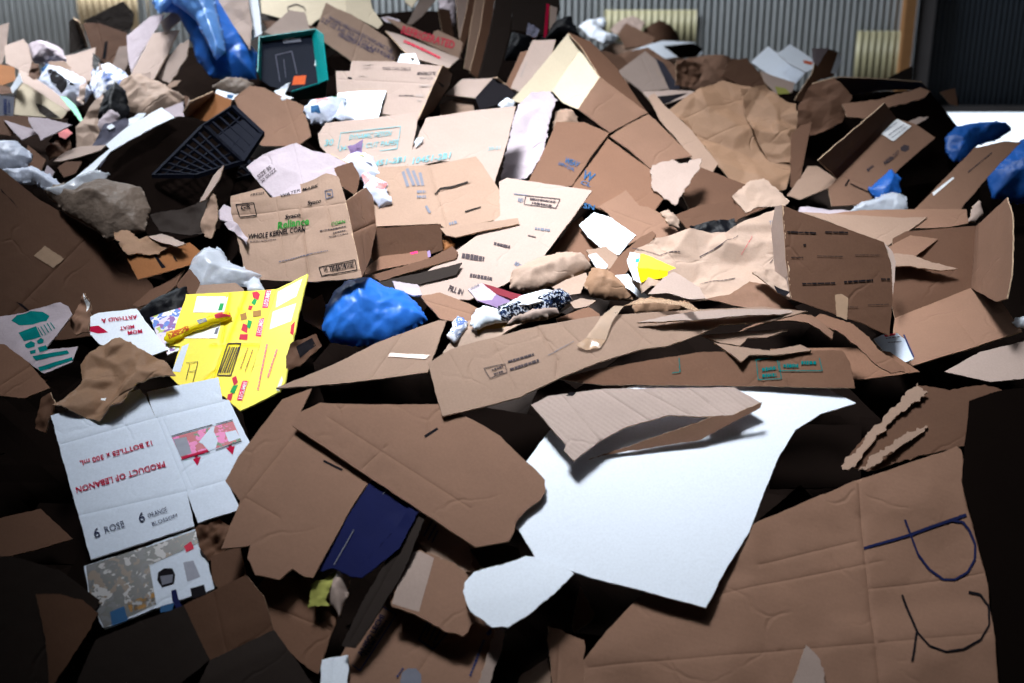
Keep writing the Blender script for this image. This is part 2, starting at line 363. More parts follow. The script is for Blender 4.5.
def build_panel(s, name, parent_obj=None, root_loc=None):
    area_ = .5 * abs(sum(s.pu[i] * s.pv[(i + 1) % len(s.pu)] - s.pu[(i + 1) % len(s.pu)] * s.pv[i] for i in range(len(s.pu))))
    g = s.g or min(.022, max(.004, math.sqrt(area_) / (60 if (s.c > .009 or s.puff) else 24)))
    V, F = tri_region(list(zip(s.pu, s.pv)), g, [(a, b) for a, b, _ in s.cruv], s.torn, s.seed)
    fv = s.f(V[:, 0], V[:, 1]); n = len(V)
    me = bpy.data.meshes.new(name)
    bm = bmesh.new()
    top = [bm.verts.new((V[i, 0], V[i, 1], fv[i])) for i in range(n)]
    if s.puff:
        fb = -.45 * (fv)
        bot = [bm.verts.new((V[i, 0], V[i, 1], min(fb[i], fv[i] - .002))) for i in range(n)]
    else:
        bot = [bm.verts.new((V[i, 0], V[i, 1], fv[i] - s.t)) for i in range(n)]
    cnt = {}
    for f_ in F:
        a, b, c = f_[:3]
        ar = (V[b, 0] - V[a, 0]) * (V[c, 1] - V[a, 1]) - (V[c, 0] - V[a, 0]) * (V[b, 1] - V[a, 1])
        if abs(ar) < 1e-12: continue
        if ar < 0: f_ = f_[::-1]
        bm.faces.new([top[i] for i in f_]).smooth = True
        bm.faces.new([bot[i] for i in f_[::-1]]).smooth = True
        for i in range(len(f_)):
            e = (f_[i], f_[(i + 1) % len(f_)]); cnt[e] = cnt.get(e, 0) + 1
    for (a, b) in [e for e in cnt if (e[1], e[0]) not in cnt]:
        fc = bm.faces.new([top[b], top[a], bot[a], bot[b]]); fc.material_index = 1; fc.smooth = bool(s.puff)
    if not s.puff:
        bm.edges.ensure_lookup_table()
        for e in bm.edges:
            if len(e.link_faces) == 2 and e.link_faces[0].material_index != e.link_faces[1].material_index: e.smooth = False
    bm.verts.ensure_lookup_table()
    tree = BVHTree.FromPolygons([(V[i, 0], V[i, 1], fv[i]) for i in range(n)], [tuple(f_[:3]) for f_ in F] + [(f_[0], f_[2], f_[3]) for f_ in F if len(f_) > 3])
    def surf(a, b, off):
        out = []
        fb_ = s.f(np.asarray(a), np.asarray(b))
        for i in range(len(a)):
            h = tree.ray_cast(Vector((a[i], b[i], 5)), Vector((0, 0, -1)))
            out.append((h[0].z if h[0] else fb_[i]) + off)
        return out
    mats = [M[s.mat], M[s.edge] if s.edge else EDGE[s.mat]]
    def slot(k):
        m = M[k]
        if m not in mats: mats.append(m)
        return mats.index(m)
    lay = .0007
    for q, item in enumerate(s.dec):
        poly = pts(item[0]); mi = slot(item[1]); xy = np.array(poly); a, b = s.pxuv(xy[:, 0], xy[:, 1])
        size = max(np.ptp(a), np.ptp(b))
        Vd, Fd = tri_region(list(zip(a, b)), max(.006, min(g, size / 4)))
        fz = surf(Vd[:, 0], Vd[:, 1], .0005 + .00022 * (q % 4))
        vv = [bm.verts.new((Vd[i, 0], Vd[i, 1], fz[i])) for i in range(len(Vd))]
        for f_ in Fd:
            try: fc = bm.faces.new([vv[i] for i in f_]); fc.material_index = mi; fc.normal_update()
            except ValueError: continue
            if fc.normal.z < 0: fc.normal_flip()
    for it in s.ink:   # (x0,y0,x1,y1,width_px,mat,dashed) strokes of ink
        x0, y0, x1, y1, wd_, mt = it[:6]; dashed = len(it) > 6 and it[6]; mi = slot(mt)
        L = math.hypot(x1 - x0, y1 - y0); rng = random.Random(int(x0 * 31 + y0 * 17)); segs = []
        if dashed:
            q = 0
            while q < L:
                e = min(L, q + rng.uniform(.6, 1.6) * max(dashed if dashed is not True else 2.2, .8)); segs.append((q, e)); q = e + rng.uniform(.35, .8)
        else: 
            k = max(1, int(L / 7)); segs = [(L * i / k, L * (i + 1) / k) for i in range(k)]
        dx, dy = (x1 - x0) / L, (y1 - y0) / L
        for a0, a1 in segs:
            hw = wd_ / 2 * (rng.uniform(.7, 1) if dashed else 1)
            qx = [x0 + dx * a0 - dy * hw, x0 + dx * a1 - dy * hw, x0 + dx * a1 + dy * hw, x0 + dx * a0 + dy * hw]
            qy = [y0 + dy * a0 + dx * hw, y0 + dy * a1 + dx * hw, y0 + dy * a1 - dx * hw, y0 + dy * a0 - dx * hw]
            a, b = s.pxuv(qx, qy); fz = surf(a, b, .0021)
            try: fc = bm.faces.new([bm.verts.new((a[i], b[i], fz[i])) for i in range(4)])
            except ValueError: continue
            fc.material_index = mi; fc.normal_update()
            if fc.normal.z < 0: fc.normal_flip()
    for tx in s.txt:
        string, x0, y0, x1, y1, x2, y2, mt = tx[:8]; mi = slot(mt)
        cu = bpy.data.curves.new('t', 'FONT'); cu.body = string; cu.resolution_u = 2
        if len(tx) > 8: cu.offset = tx[8]
        o = bpy.data.objects.new('t', cu); C.objects.link(o)
        tm = o.to_mesh(); tv = np.array([v.co[:] for v in tm.vertices]); tf = [tuple(p.vertices) for p in tm.polygons]
        o.to_mesh_clear(); bpy.data.objects.remove(o); bpy.data.curves.remove(cu)
        lo = tv.min(0); hi = tv.max(0)
        a, b = s.pxuv([x0, x1, x2], [y0, y1, y2]); A0 = np.array([a[0], b[0]]); e1 = np.array([a[1], b[1]]) - A0; e2 = np.array([a[2], b[2]]) - A0
        qx = (tv[:, 0] - lo[0]) / (hi[0] - lo[0]); qy = tv[:, 1] / max(.68, 0)
        uu = A0[0] + qx * e1[0] + qy * e2[0]; vv_ = A0[1] + qx * e1[1] + qy * e2[1]
        fz = surf(uu, vv_, .0023)
        nv = [bm.verts.new((uu[i], vv_[i], fz[i])) for i in range(len(tv))]
        for f_ in tf:
            try: fc = bm.faces.new([nv[i] for i in f_]); fc.material_index = mi; fc.normal_update()
            except ValueError: continue
            if fc.normal.z < 0: fc.normal_flip()
    bm.to_mesh(me); bm.free()
    for m in mats: me.materials.append(m)
    o = bpy.data.objects.new(name, me); C.objects.link(o)
    mw = Matrix(((s.u[0], s.v[0], s.n[0], s.P0[0]), (s.u[1], s.v[1], s.n[1], s.P0[1]), (s.u[2], s.v[2], s.n[2], s.P0[2]), (0, 0, 0, 1)))
    if parent_obj is not None:
        o.parent = parent_obj; o.matrix_parent_inverse = Matrix.Identity(4)
        o.matrix_basis = parent_mw[parent_obj.name].inverted() @ mw
    else: o.matrix_basis = mw
    parent_mw[o.name] = mw
    if s.label: o['label'] = s.label
    return o
parent_mw = {}

STEP = 3
GX = np.arange(-60, W + 60, STEP); GY = np.arange(-60, H + 60, STEP)
XX, YY = np.meshgrid(GX.astype(float), GY.astype(float))
ZN = np.full(XX.shape, 99.0); ZF = np.zeros(XX.shape)

def P(poly, mat='kraft', el=62, yaw=0, **k): return Panel(poly, mat, el, yaw, **k)
REPORT = []
def place(panels, k):
    """put the panels of one thing on their planes, the whole thing scaled about the camera by k from its heap distance"""
    p0 = panels[0]; c = p0.centre(); D = (p0.D if p0.D else float(heapZ(c[0], c[1]))) * float(np.interp(c[1], [80, 300, 430, 560, 640], [1, .90, .875, .865, .865]))
    P0 = CAM + ray(c[0], c[1]) * D * k
    n = np.array([math.sin(p0.yaw) * math.cos(p0.el), -math.cos(p0.yaw) * math.cos(p0.el), math.sin(p0.el)])
    p0.setplane(P0, n)
    for p in panels[1:]:
        par, dz = p.hinge; q = panels[par]
        a, b, c3 = p.poly[0], p.poly[1], p.poly[2]
        A, _ = q.hit(*map(np.array, a)); B, tb = q.hit(*map(np.array, b))
        Cc = CAM + ray(c3[0], c3[1]) * (tb + dz * k)
        p.setplane((A + B) / 2, np.cross(B - A, Cc - A))
        if k == 1.0:
            q.hedges.append((a, b)); p.hedges.append((a, b))
    for p in panels: p.prep()
def samples(p):
    xs = [q[0] for q in p.poly]; ys = [q[1] for q in p.poly]
    i0, i1 = np.searchsorted(GX, (min(xs) - 1, max(xs) + 1)); j0, j1 = np.searchsorted(GY, (min(ys) - 1, max(ys) + 1))
    m = np.zeros(XX.shape, bool)
    m[j0:j1, i0:i1] = inside(XX[j0:j1, i0:i1], YY[j0:j1, i0:i1], p.poly)
    return m
def thing(name, cat, label, *panels, group=None, eps=.004, behind=False, kind=None, push=0):
    global ZN, ZF
    place(panels, 1.0); s = 1.0; ms = []; hits = tot = 0; ratio = 9.
    for p in panels:
        m = samples(p)
        if not m.any(): ms.append(None); continue
        Pt, t = p.hit(XX[m], YY[m]); U, V = p.uv(Pt); nf = abs(p.n @ FWD); fz = p.f(U, V)
        near = t - np.maximum(fz, 0) * nf; back = t + (p.t * nf if not p.puff else .45 * np.abs(fz) * nf) - (fz * nf if not p.puff else 0)
        ms.append((m, t, fz, nf))
        if behind: s = max(s, float(np.max((ZF[m] + eps) / (t - fz * nf))))
        elif p.over:
            zn = ZN[m]; hits += int((zn < 90).sum()); tot += int(m.sum())
            ratio = min(ratio, float(np.min((zn - eps) / back)))
    if not behind and tot:   # scale about the camera until it clears whatever lies beneath in view
        s = min(ratio, 1.05) if hits > .3 * tot else min(ratio, 1.0)
    s *= 1 - push
    if s != 1.0: place(panels, s)
    if abs(s - 1) > .05: REPORT.append((round(s, 3), label))
    for q in ms:
        if q is None: continue
        m, t, fz, nf = q; z = t * s - fz * nf
        ZN[m] = np.minimum(ZN[m], z)
        if not behind: ZF[m] = np.maximum(ZF[m], z + .006)
    if len(panels) == 1:
        o = build_panel(panels[0], name); root = o
    else:
        root = bpy.data.objects.new(name, None); C.objects.link(root)
        lp = panels[0].P0; root.empty_display_size = .05
        mw = Matrix.Translation(Vector(lp)); root.matrix_basis = mw; parent_mw[root.name] = mw
        for p in panels: p.obj = build_panel(p, p.name, root)
    for p in panels:
        for tp in p.tape:   # strips of tape and stuck-on labels are parts of their own
            poly, mt, nm = tp[:3]
            a = Panel(poly, mt, t=.0004, w=p.w, c=p.c, cs=p.cs, fold=p.fold, bend=p.bend, ink=tp[3] if len(tp) > 3 else (), txt=tp[4] if len(tp) > 4 else ())
            a.rot = p.rot; a.setplane(p.P0, p.n); a.prep()
            a.ph, a.an, a.seed, a.size = p.ph, p.an, p.seed, p.size
            a.fuv, a.huv = p.fuv, p.huv
            a.f = (lambda U, V, pp=p: pp.f(U, V) + .0022)
            build_panel(a, nm, root if len(panels) > 1 else root)
    root['label'] = label; root['category'] = cat
    if group: root['group'] = group
    if kind: root['kind'] = kind
    return root
# ------------------------------------------------------------------ the heap, far things first (outlines read off the photograph, each on its own plane)
B, CB, TC, WP, PB = 'cardboard', 'box', 'cardboard', 'paper', 'plastic bag'
# --- far crest
thing('cardboard_sheet', B, 'light tan board on the far crest below the small yellowed wall panel', P('585,60 612,42 640,48 668,52 684,58 680,80 600,84', 'tan', 50, 5, c=.01, D=5.2))
thing('cardboard_sheet', B, 'brown arched sheet at the very top of the far crest', P('640,33 650,24 660,20 674,26 682,36 683,46 650,46', 'brown', 25, 10, D=5.4, bend=(0, -.04)))
thing('torn_cardboard', B, 'light torn piece bent over at the top of the far crest', P('610,30 622,20 634,17 645,22 640,32 620,36', 'pale', 60, -10, torn=.002, c=.01, D=5.4))
thing('cardboard_sheet', B, 'square tan flap leaning under the torn piece on the far crest', P('618,34 626,23 655,38 650,46 625,48', 'kraft', 45, 10, D=5.3))
thing('crumpled_paper', WP, 'crumpled white paper at the left end of the far crest', P('579,27 592,20 604,18 607,24 602,30 618,38 612,43 604,44 588,36', 'white', 60, -10, c=.03, cs=14, puff=.03, D=5.2))
thing('curved_board', B, 'long board with white upper edge arching across the far crest', P('618,53 640,47 662,41 696,40 704,50 690,54 670,58 640,64 622,62', 'white', 40, 0, D=5.1, bend=(0, -.03)), )
thing('cardboard_sheet', B, 'dark underside flap hanging right of the arching white edged board', P('664,46 694,43 703,49 696,57 680,58', 'dark', 15, 20, D=5.05))
thing('cardboard_box', CB, 'small lilac grey carton on the right of the far crest', P('682,62 700,56 712,60 708,86 690,88 678,80', 'grey', 40, -10, c=.02, D=4.6))
thing('wrapping_paper', WP, 'tan crumpled wrap behind the twin ridged kraft wrapper', P('676,62 704,56 742,58 742,88 700,92 682,88', 'kraft', 50, 5, c=.025, D=4.5))
thing('cardboard_sheet', B, 'reddish plain sheet leaning behind the white papers', P('722,76 728,62 746,58 770,84 762,96', 'red', 40, 10, D=4.4))
thing('cardboard_sheet', B, 'brown flap folded low on the right of the crest behind the bright box', P('598,60 622,52 648,46 676,66 690,84 660,80 630,76', 'kraft', 50, 10, c=.012, D=4.6))
thing('cardboard_sheet', B, 'grey brown torn flap between bright box and far crest', P('600,56 604,50 622,56 634,72 624,78 612,74', 'red', 40, 0, torn=.0015, D=4.3))
thing('cardboard_box', CB, 'grey tan carton with a dark right side behind the bright box', 
      P('617,72 645,51 656,60 669,89 642,92', 'grey', 42, -25, D=4.1, name='front_panel', cr='641,55,656,90'), P('646,52 669,90 681,88 664,62', 'sliver', name='side_panel', hinge=(0, .1)))  # side colour darkened to stand for its shade
thing('torn_cardboard', B, 'rolled reddish brown scrap beside the grey tan carton', P('676,62 692,60 704,66 700,80 690,88 676,84', 'red', 40, 20, c=.03, cs=12, D=4.1))
# white papers at right crest
thing('paper_sheet', WP, 'white paper stack sloping on the right of the crest', P('751,62 768,46 776,52 792,58 806,72 796,84 770,76', 'white', 60, 0, D=4.3, dec=(('800,60 806,61 804,65 799,63', 'orangeink'),)))
thing('paper_sheet', WP, 'upper white sheet marked with a small orange patch on the crest', P('778,53 790,44 800,50 814,60 818,66 806,72 790,64', 'white', 58, 10, D=4.2, dec=(('803,60 813,62 812,65 804,63', 'orangeink'),)))
thing('paper_sheet', WP, 'white torn card with lime scrap under the white paper stack', P('760,70 775,76 795,82 792,92 776,93 765,82', 'pale', 50, 0, D=4.1, dec=(('775,86 786,88 790,93 778,94', 'lime'),)))
thing('torn_cardboard', B, 'thin brown leaf standing upright with a white curled tip', P('795,100 812,72 818,50 829,49 838,52 842,58 834,76 818,80 803,102', 'brown', 20, 30, c=.01, D=4.0, dec=(('812,48 829,48 826,53 818,66 813,62', 'lav'), ('838,52 842,58 836,74 831,73', 'white'))))
thing('cardboard_sheet', B, 'small dark triangular flap against the wooden wall post', P('884,80 912,66 911,84 890,84', 'dark', 20, -10, D=4.3))
thing('cardboard_sheet', B, 'small reddish flap standing alone at the right of the crest', P('940,92 955,88 958,106 950,104', 'red', 25, -10, D=4.2))
# --- left far pile
thing('white_board', B, 'white board standing at the left edge above the cream cartons', P('-20,30 9,22 7,42 0,74 -20,90', 'pale', 35, 20, D=3.9))
thing('cardboard_sheet', B, 'dark lid tilted highest on the left crest', P('82,21 123,1 134,13 133,25 128,33 98,26', 'dark', 22, 15, D=4.3, name='lid'))
thing('cardboard_box', CB, 'narrow dark open carton at the left end of the crest', P('68,22 73,18 82,24 86,48 69,53', 'dark', 20, -15, D=4.2, name='front_panel'), P('73,18 86,48 88,47 80,22', 'tan', name='edge_flap', hinge=(0, -.02)))
thing('cardboard_box', CB, 'brown box with a dark smudge leaning under the dark lid', P('83,23 98,23 127,33 127,46 123,60 108,66 92,52', 'brown', 28, 5, D=4.1, cr='97,24,106,64', dec=(('105,42 108,41 106,58 102,60', 'black'),)))
thing('cardboard_sheet', B, 'lilac grey flap beside the brown smudged box', P('112,66 119,47 128,46 128,64 122,75', 'grey', 30, 20, D=3.95))
thing('cardboard_sheet', B, 'cream sheet standing on the left above the blue white bag', P('60,56 78,52 95,46 91,80 84,82 64,66', 'pale', 42, -10, D=3.95))
thing('cardboard_box', CB, 'pale cream pentagonal carton flap by the left wall', P('4,45 23,38 36,56 27,74 5,62', 'pale', 45, -5, D=3.9))
thing('crumpled_paper', WP, 'pale grey crumpled paper low against the left wall', P('29,46 45,44 62,50 66,62 48,66 34,62', 'lav', 60, 0, c=.03, puff=.04, D=4.0))
thing('cardboard_sheet', B, 'tan scrap under the pentagonal flap at the left edge', P('-12,62 14,66 16,80 0,86 -12,84', 'orange', 40, 0, D=3.7))
thing('leaning_board', B, 'lilac faced board, left of the three boards leaning beside the blue bag', P('126,36 150,16 165,14 145,46 131,72 128,60', 'lav', 32, -35, D=4.0))
thing('leaning_board', B, 'middle pale board of the three leaning beside the blue bag', P('131,74 153,33 179,30 168,54 154,80', 'pale', 40, -35, D=3.9))
thing('leaning_board', B, 'right thin torn board of the three leaning beside the blue bag', P('160,78 170,58 181,44 190,40 187,58 170,84', 'grey', 32, -35, torn=.0015, D=3.85))
thing('cardboard_sheet', B, 'thin edge on board stuck behind the leaning boards', P('160,22 176,8 180,20 165,34', 'grey', 35, -30, D=4.1))
thing('plastic_bag', PB, 'long blue plastic bag hanging down the crest on the left', P('150,-30 212,-30 222,4 240,32 258,55 256,78 232,80 212,78 196,58 190,36 178,14 156,10', 'blue', 45, 0, c=.07, cs=15, puff=.10, D=3.9, rot=20))
thing('plastic_bag', PB, 'pale blue streaked plastic fold lying over the blue bag', P('152,2 186,-30 206,-30 216,8 222,30 226,52 216,60 208,44 196,20 172,2 160,14', 'sky', 50, -10, c=.05, cs=24, puff=.05, D=3.85, rot=10))
thing('strapping_band', 'strap', 'short green strap sticking out right of the blue bag', P('247,38 251,18 256,20 252,34', 'green', 40, 0, D=3.9, t=.002))
thing('white_board', B, 'white strip of board standing behind the green strap', P('244,-20 256,-20 262,34 252,40', 'white', 45, 0, D=4.1))
thing('cardboard_sheet', B, 'grey brown board behind the blue bag at the top edge', P('212,-20 245,-20 252,24 250,50 236,28 218,4', 'grey', 50, 0, c=.01, D=4.2))
thing('crumpled_paper', WP, 'blue and white crumpled bag with a dark mouth below the cream sheet', P('38,84 46,66 66,70 84,80 92,92 84,104 66,108 52,98', 'haze', 60, 0, c=.05, cs=20, puff=.05, D=3.75, dec=(('51,80 58,80 72,90 78,96 64,100 54,90', 'black'), ('42,72 48,66 58,68 44,78', 'bluepatch'))))  # black patch paints the shade inside the mouth
thing('crumpled_newspaper', 'newspaper', 'crumpled blue printed newspaper on the left pile', P('90,86 94,70 110,64 124,72 138,86 132,98 118,100 98,104', 'news', 55, 0, c=.05, cs=12, puff=.04, D=3.75))
thing('cardboard_box', CB, 'cream carton with an open dark slot on the far left', P('18,82 26,84 68,111 62,119 14,115', 'cream', 40, 10, D=3.65, name='front_panel', dec=(('36,104 44,106 60,118 48,118 40,113', 'dark'),)),  # slot is a dark patch painted for the shade inside
      P('68,111 18,82 19,70 30,74 76,108', 'pale', name='top_panel', hinge=(0, .1)), P('68,111 62,119 72,118 77,109', 'brown', name='end_panel', hinge=(0, .08)))
thing('cardboard_sheet', B, 'white rimmed thin card standing beside the cream carton', P('8,92 19,73 22,82 12,94', 'white', 30, -30, D=3.6))
thing('cardboard_box', CB, 'small grey blue printed carton at the left edge', P('-20,93 14,96 13,116 -20,117', 'slate', 35, 0, D=3.55, ink=((5, 99, 5, 114, 4, 'blueink', 1.5), (9, 100, 9, 113, 2, 'blueink', 1.2))))
thing('crumpled_wrap', WP, 'dusty crumpled brown wrap in the middle of the left pile', P('120,84 140,76 162,84 184,98 182,108 170,114 150,120 128,110 118,98', 'wrapl', 60, -5, c=.035, puff=.05, D=3.65))
thing('wrapping_paper', WP, 'narrow torn kraft strip pointing down on the left pile', P('76,128 92,106 104,94 108,108 98,124 102,138 92,152 76,148', 'wrapl', 50, 10, c=.03, cs=12, D=3.5))
thing('plastic_bag', PB, 'black plastic film tangled left of the dusty wrap', P('104,98 116,82 126,92 130,112 126,128 104,134 98,118', 'blackfilm', 50, 0, c=.05, cs=24, puff=.03, D=3.5))
thing('crumpled_paper', WP, 'little blue white crumpled film above the long white board', P('98,122 112,110 120,116 110,132 100,132', 'lav', 55, 0, c=.04, cs=14, puff=.02, D=3.45))
thing('cardboard_sheet', B, 'dark grey leaf behind the long white board', P('92,146 104,124 126,118 138,124 118,136 100,150', 'sliver', 45, 0, c=.01, D=3.45))
thing('strapping_band', 'strap', 'thin mint green strap curling over the cream carton', P('60,97 66,97 76,106 84,122 82,124 73,112 63,100', 'green', 55, 0, D=3.4, t=.002))
thing('paper_scrap', WP, 'small pink red paper scrap on the left pile', P('57,132 66,128 73,134 66,140 60,138', 'coral', 55, 0, D=3.4, t=.001))
thing('cardboard_sheet', B, 'brown curled leaf in the shade below the pink scrap', P('46,150 56,140 70,140 72,148 60,156 48,158', 'brown', 50, 0, c=.02, D=3.4))
thing('cardboard_sheet', B, 'brown box flap under the white jagged card at the left edge', P('-20,116 28,116 32,130 10,136 -20,132', 'brown', 45, 0, D=3.4))
thing('torn_cardboard', B, 'lilac white jagged card with ragged lower corner on the left pile', P('28,117 46,118 72,124 56,132 40,140 37,133 31,126', 'lav', 58, 0, torn=.001, D=3.35))
thing('cardboard_sheet', B, 'grey lilac triangular card pointing right below the printed carton', P('4,120 36,130 38,133 22,140 14,132', 'lav', 58, 10, D=3.33))
thing('cardboard_sheet', B, 'pale thin wing shaped flap below the jagged card', P('53,161 66,151 80,146 106,145 100,150 78,157 60,161', 'grey', 60, 0, D=3.3))
thing('cardboard_sheet', B, 'dim rounded leaf in the dark below the wing shaped flap', P('58,168 66,162 82,162 76,174 64,178', 'brown', 50, 0, D=3.28))
thing('cardboard_sheet', B, 'brown slanting flap right of the milky bag at the left edge', P('28,145 46,160 40,172 30,166 24,158', 'red', 45, 10, D=3.2))
thing('torn_cardboard', B, 'lilac pointed scrap beneath the brown slanting flap', P('42,180 47,165 55,172 50,178', 'lav', 45, 0, D=3.2))
# --- little scraps in the litter of the left pile
for nm, pl, mt, lb, cf in [
    ('card_scrap', '48,62 64,61 71,68 61,71 50,69', 'tan', 'pinkish tan card scrap lying below the pale grey crumpled paper', .004),
    ('card_scrap', '93,53 100,61 95,72 92,66', 'blackfilm', 'black wedge of card right of the standing cream sheet', 0),
    ('paper_scrap', '98,70 99,62 103,69', 'pale', 'tiny pale triangle right of the standing cream sheet', 0),
    ('card_scrap', '32,62 39,64 40,74 34,80 28,76', 'brown', 'small brown scrap right of the pentagonal cream flap', .01),
    ('card_scrap', '76,84 88,84 86,96 84,106 77,102', 'grey', 'grey brown crumpled scrap beside the printed newspaper', .02),
    ('paper_scrap', '107,127 112,124 115,127 110,130', 'white', 'tiny white scrap beside the long white board', 0),
    ('card_scrap', '100,160 112,157 122,158 116,171 99,174', 'sliver', 'dim grey rounded card under the long white board', .004),
    ('card_scrap', '184,95 189,97 188,104 185,109', 'brown', 'slim brown scrap standing left of the orange open box', 0),
    ('card_scrap', '184,114 189,100 196,103 192,110', 'pale', 'little pale triangle left of the orange open box', 0),
    ('card_scrap', '168,86 174,82 181,81 177,87 170,90', 'tan', 'thin tan scrap under the leaning boards', .004),
    ('paper_scrap', '138,76 150,72 152,80 142,84', 'grey', 'dusty grey scrap on top of the dusty wrap', .006),
    ('card_scrap', '0,84 10,86 12,93 0,94 -8,90', 'brown', 'brown scrap above the small grey blue carton', .006),
    ('card_scrap', '22,158 30,166 38,176 30,180 20,172', 'brown', 'brown scrap between the milky bag and the trailing sheet', .006),
    ('paper_scrap', '128,118 138,112 146,112 136,122 128,124', 'white', 'white curled corner resting on the long white board', .006),
    ]:
    thing(nm, 'scrap', lb, P(pl, mt, 48, 0, D=3.6, t=.002, c=cf, cs=20, torn=.0008))
# open box with crate
thing('open_box', CB, 'open box with orange inside under the black crate', P('186,120 215,93 232,100 228,112 205,125', 'orange', 45, -10, D=3.5, name='inner_panel'),
      P('186,120 215,93 213,91 190,101 183,112', 'pale', name='rim_flap', hinge=(0, -.02)), P('215,93 232,100 244,96 236,93 217,90', 'white', name='top_flap', hinge=(0, .03), dec=(('227,95 234,96 232,99 227,98', 'bluepatch'),)))
thing('paper_sheet', WP, 'pale blue paper corner beside the open box', P('163,109 183,101 184,114 188,120 180,122', 'lav', 55, -5, D=3.5, edge='white'))
thing('plastic_sheet', PB, 'dull green plastic film lying below the blue bag', P('212,88 226,79 242,78 254,84 250,92 234,94', 'dim', 60, 0, c=.03, cs=14, puff=.02, D=3.55))
thing('cardboard_sheet', B, 'tan sheet with torn left corner above the crate', P('234,98 250,86 264,88 304,110 312,140 300,146 262,146 248,132', 'kraft', 48, 5, D=3.45, fold=((268, 88, 285, 140, .25),), cr='285,100,300,146'))
thing('cardboard_sheet', B, 'sheet coloured as the shade deep in the hollow below the long white board', P('90,176 110,156 158,122 180,118 232,130 240,160 220,230 160,250 120,200', 'gapshade', 55, 0, c=.03, D=3.35))  # shade of the hollow put into the sheet's colour
CRATE_HERE = True
thing('white_board', B, 'long white board sloping down left of the black crate', P('76,178 110,150 106,146 128,128 162,109 175,119 154,129 112,152 90,176', 'white', 52, 8, D=3.3, w=.008))
thing('plastic_bag', PB, 'milky white plastic bag bulging at the left edge', P('-30,142 14,141 28,150 32,160 24,170 8,174 -30,168', 'haze', 50, 5, c=.04, cs=20, puff=.06, D=3.15))
thing('plastic_sheet', PB, 'translucent plastic sheet trailing below the milky bag', P('0,172 20,168 36,168 58,182 74,196 60,200 36,184 8,182', 'haze', 50, 0, c=.03, cs=14, puff=.02, D=3.1))
# --- centre back
thing('cardboard_sheet', B, 'broad light tan flap with a pencilled loop at the top edge', P('258,-25 350,-25 352,12 328,12 311,26 285,20 262,14', 'cream', 55, -5, D=4.1, ink=((288, 8, 296, 5, 1, 'ink'), (296, 5, 304, 8, 1, 'ink'), (304, 8, 306, 12, 1, 'ink'), (288, 8, 289, 13, 1, 'ink'))))
thing('cardboard_sheet', B, 'tan slanted flap right of the pencilled flap at the top', P('345,-25 365,-25 372,8 383,24 378,29 346,13', 'cream', 48, 10, D=4.0))
thing('cardboard_sheet', B, 'brown strip across the top above the teal tray', P('262,20 300,22 318,28 300,40 270,34', 'brown', 50, 0, D=3.95))
thing('cardboard_sheet', B, 'tan panel standing directly behind the teal tray', P('264,32 290,10 305,12 314,42 290,40', 'grey', 45, 0, D=3.95))
thing('cardboard_box', CB, 'brown flattened box with three lines of blue print', P('316,30 326,3 335,8 352,15 400,46 401,52 392,64 352,62 318,38', 'tan', 42, 8, D=3.85, cr='364,24,353,58', 
      txt=(('MUNDARD INBULLON RAUDAT MONTLAPRAC TUBE', 328.5, 20, 391.5, 53.5, 330, 16.5, 'blueink', 0), ('2.27 OZ 3-45 .OZ (3.7 OZ X 4.0 KG/8.9', 321, 22, 392, 61, 323, 18, 'blueink', 0), ('MANZEPLA A OUIEDA', 338, 37, 373, 54, 340, 33, 'blueink', 0))))
thing('paper_sheet', WP, 'thin blue white paper edge behind the red lettered boards', P('381,17 388,16 400,20 400,24 386,22', 'lav', 60, 0, D=4.0))
thing('leaning_board', B, 'grey board leaning at the top left of the dark gap', P('407,24 414,10 424,-10 434,-20 436,0 422,16 412,24', 'grey', 30, 15, D=4.2))
thing('white_board', B, 'bright white corner at the very top edge of the dark gap', P('404,-20 420,-20 417,0 412,8 405,2', 'cream', 50, 0, D=4.4))
thing('crumpled_paper', WP, 'white crumpled paper between dark leaning boards at the top', P('436,-10 452,-15 457,8 454,26 446,22 440,10', 'lav', 50, 0, c=.03, puff=.03, D=4.4))
thing('leaning_board', B, 'reddish brown board leaning left of the tall planks', P('438,8 450,10 454,40 462,60 444,46', 'brown', 25, 20, D=4.3))
for i, (pl, mt, yw, lb) in enumerate([
    ('454,-25 474,-25 470,10 463,36 459,38', 'grey', 25, 'tall grey board, the leftmost of the planks standing in the top gap'),
    ('474,-25 482,-25 474,20 462,52 460,40', 'brown', 30, 'narrow brown plank standing second in the top gap'),
    ('480,-25 488,-25 481,30 470,70 464,68 472,20', 'tan', 30, 'light edged plank standing third in the top gap'),
    ('488,-25 500,-25 490,30 478,78 470,72 481,28', 'brown', 30, 'brown plank standing fourth in the top gap'),
    ('500,-25 518,-25 508,40 496,80 478,80 490,30', 'dark', 28, 'wide dark plank standing rightmost in the top gap')]):
    thing('leaning_board', B, lb, P(pl, mt, 22, yw, D=4.0 - .03 * i, rot=5))
thing('cardboard_box', CB, 'dark stacked bale block with a red strap line at the top', P('512,-25 556,-25 560,10 545,36 512,30', 'dark', 20, 20, D=4.1, name='bale', dec=(('546,4 549,5 546,40 543,38', 'crimson'),)), )
thing('cardboard_sheet', B, 'dim pale strip right of the red strap line at the top', P('550,6 557,8 555,30 549,38', 'grey', 25, 25, D=4.0))
thing('crumpled_wrap', WP, 'dark crumpled film in the gap above the bright box', P('512,34 545,38 556,20 570,16 580,40 560,36 532,44 520,60 505,60', 'blackfilm', 40, 0, c=.05, cs=14, puff=.04, D=4.0))
thing('torn_cardboard', B, 'crumpled white specks board in the dark top gap', P('528,22 540,30 536,38 526,34', 'sliver', 45, 0, c=.02, D=3.98))
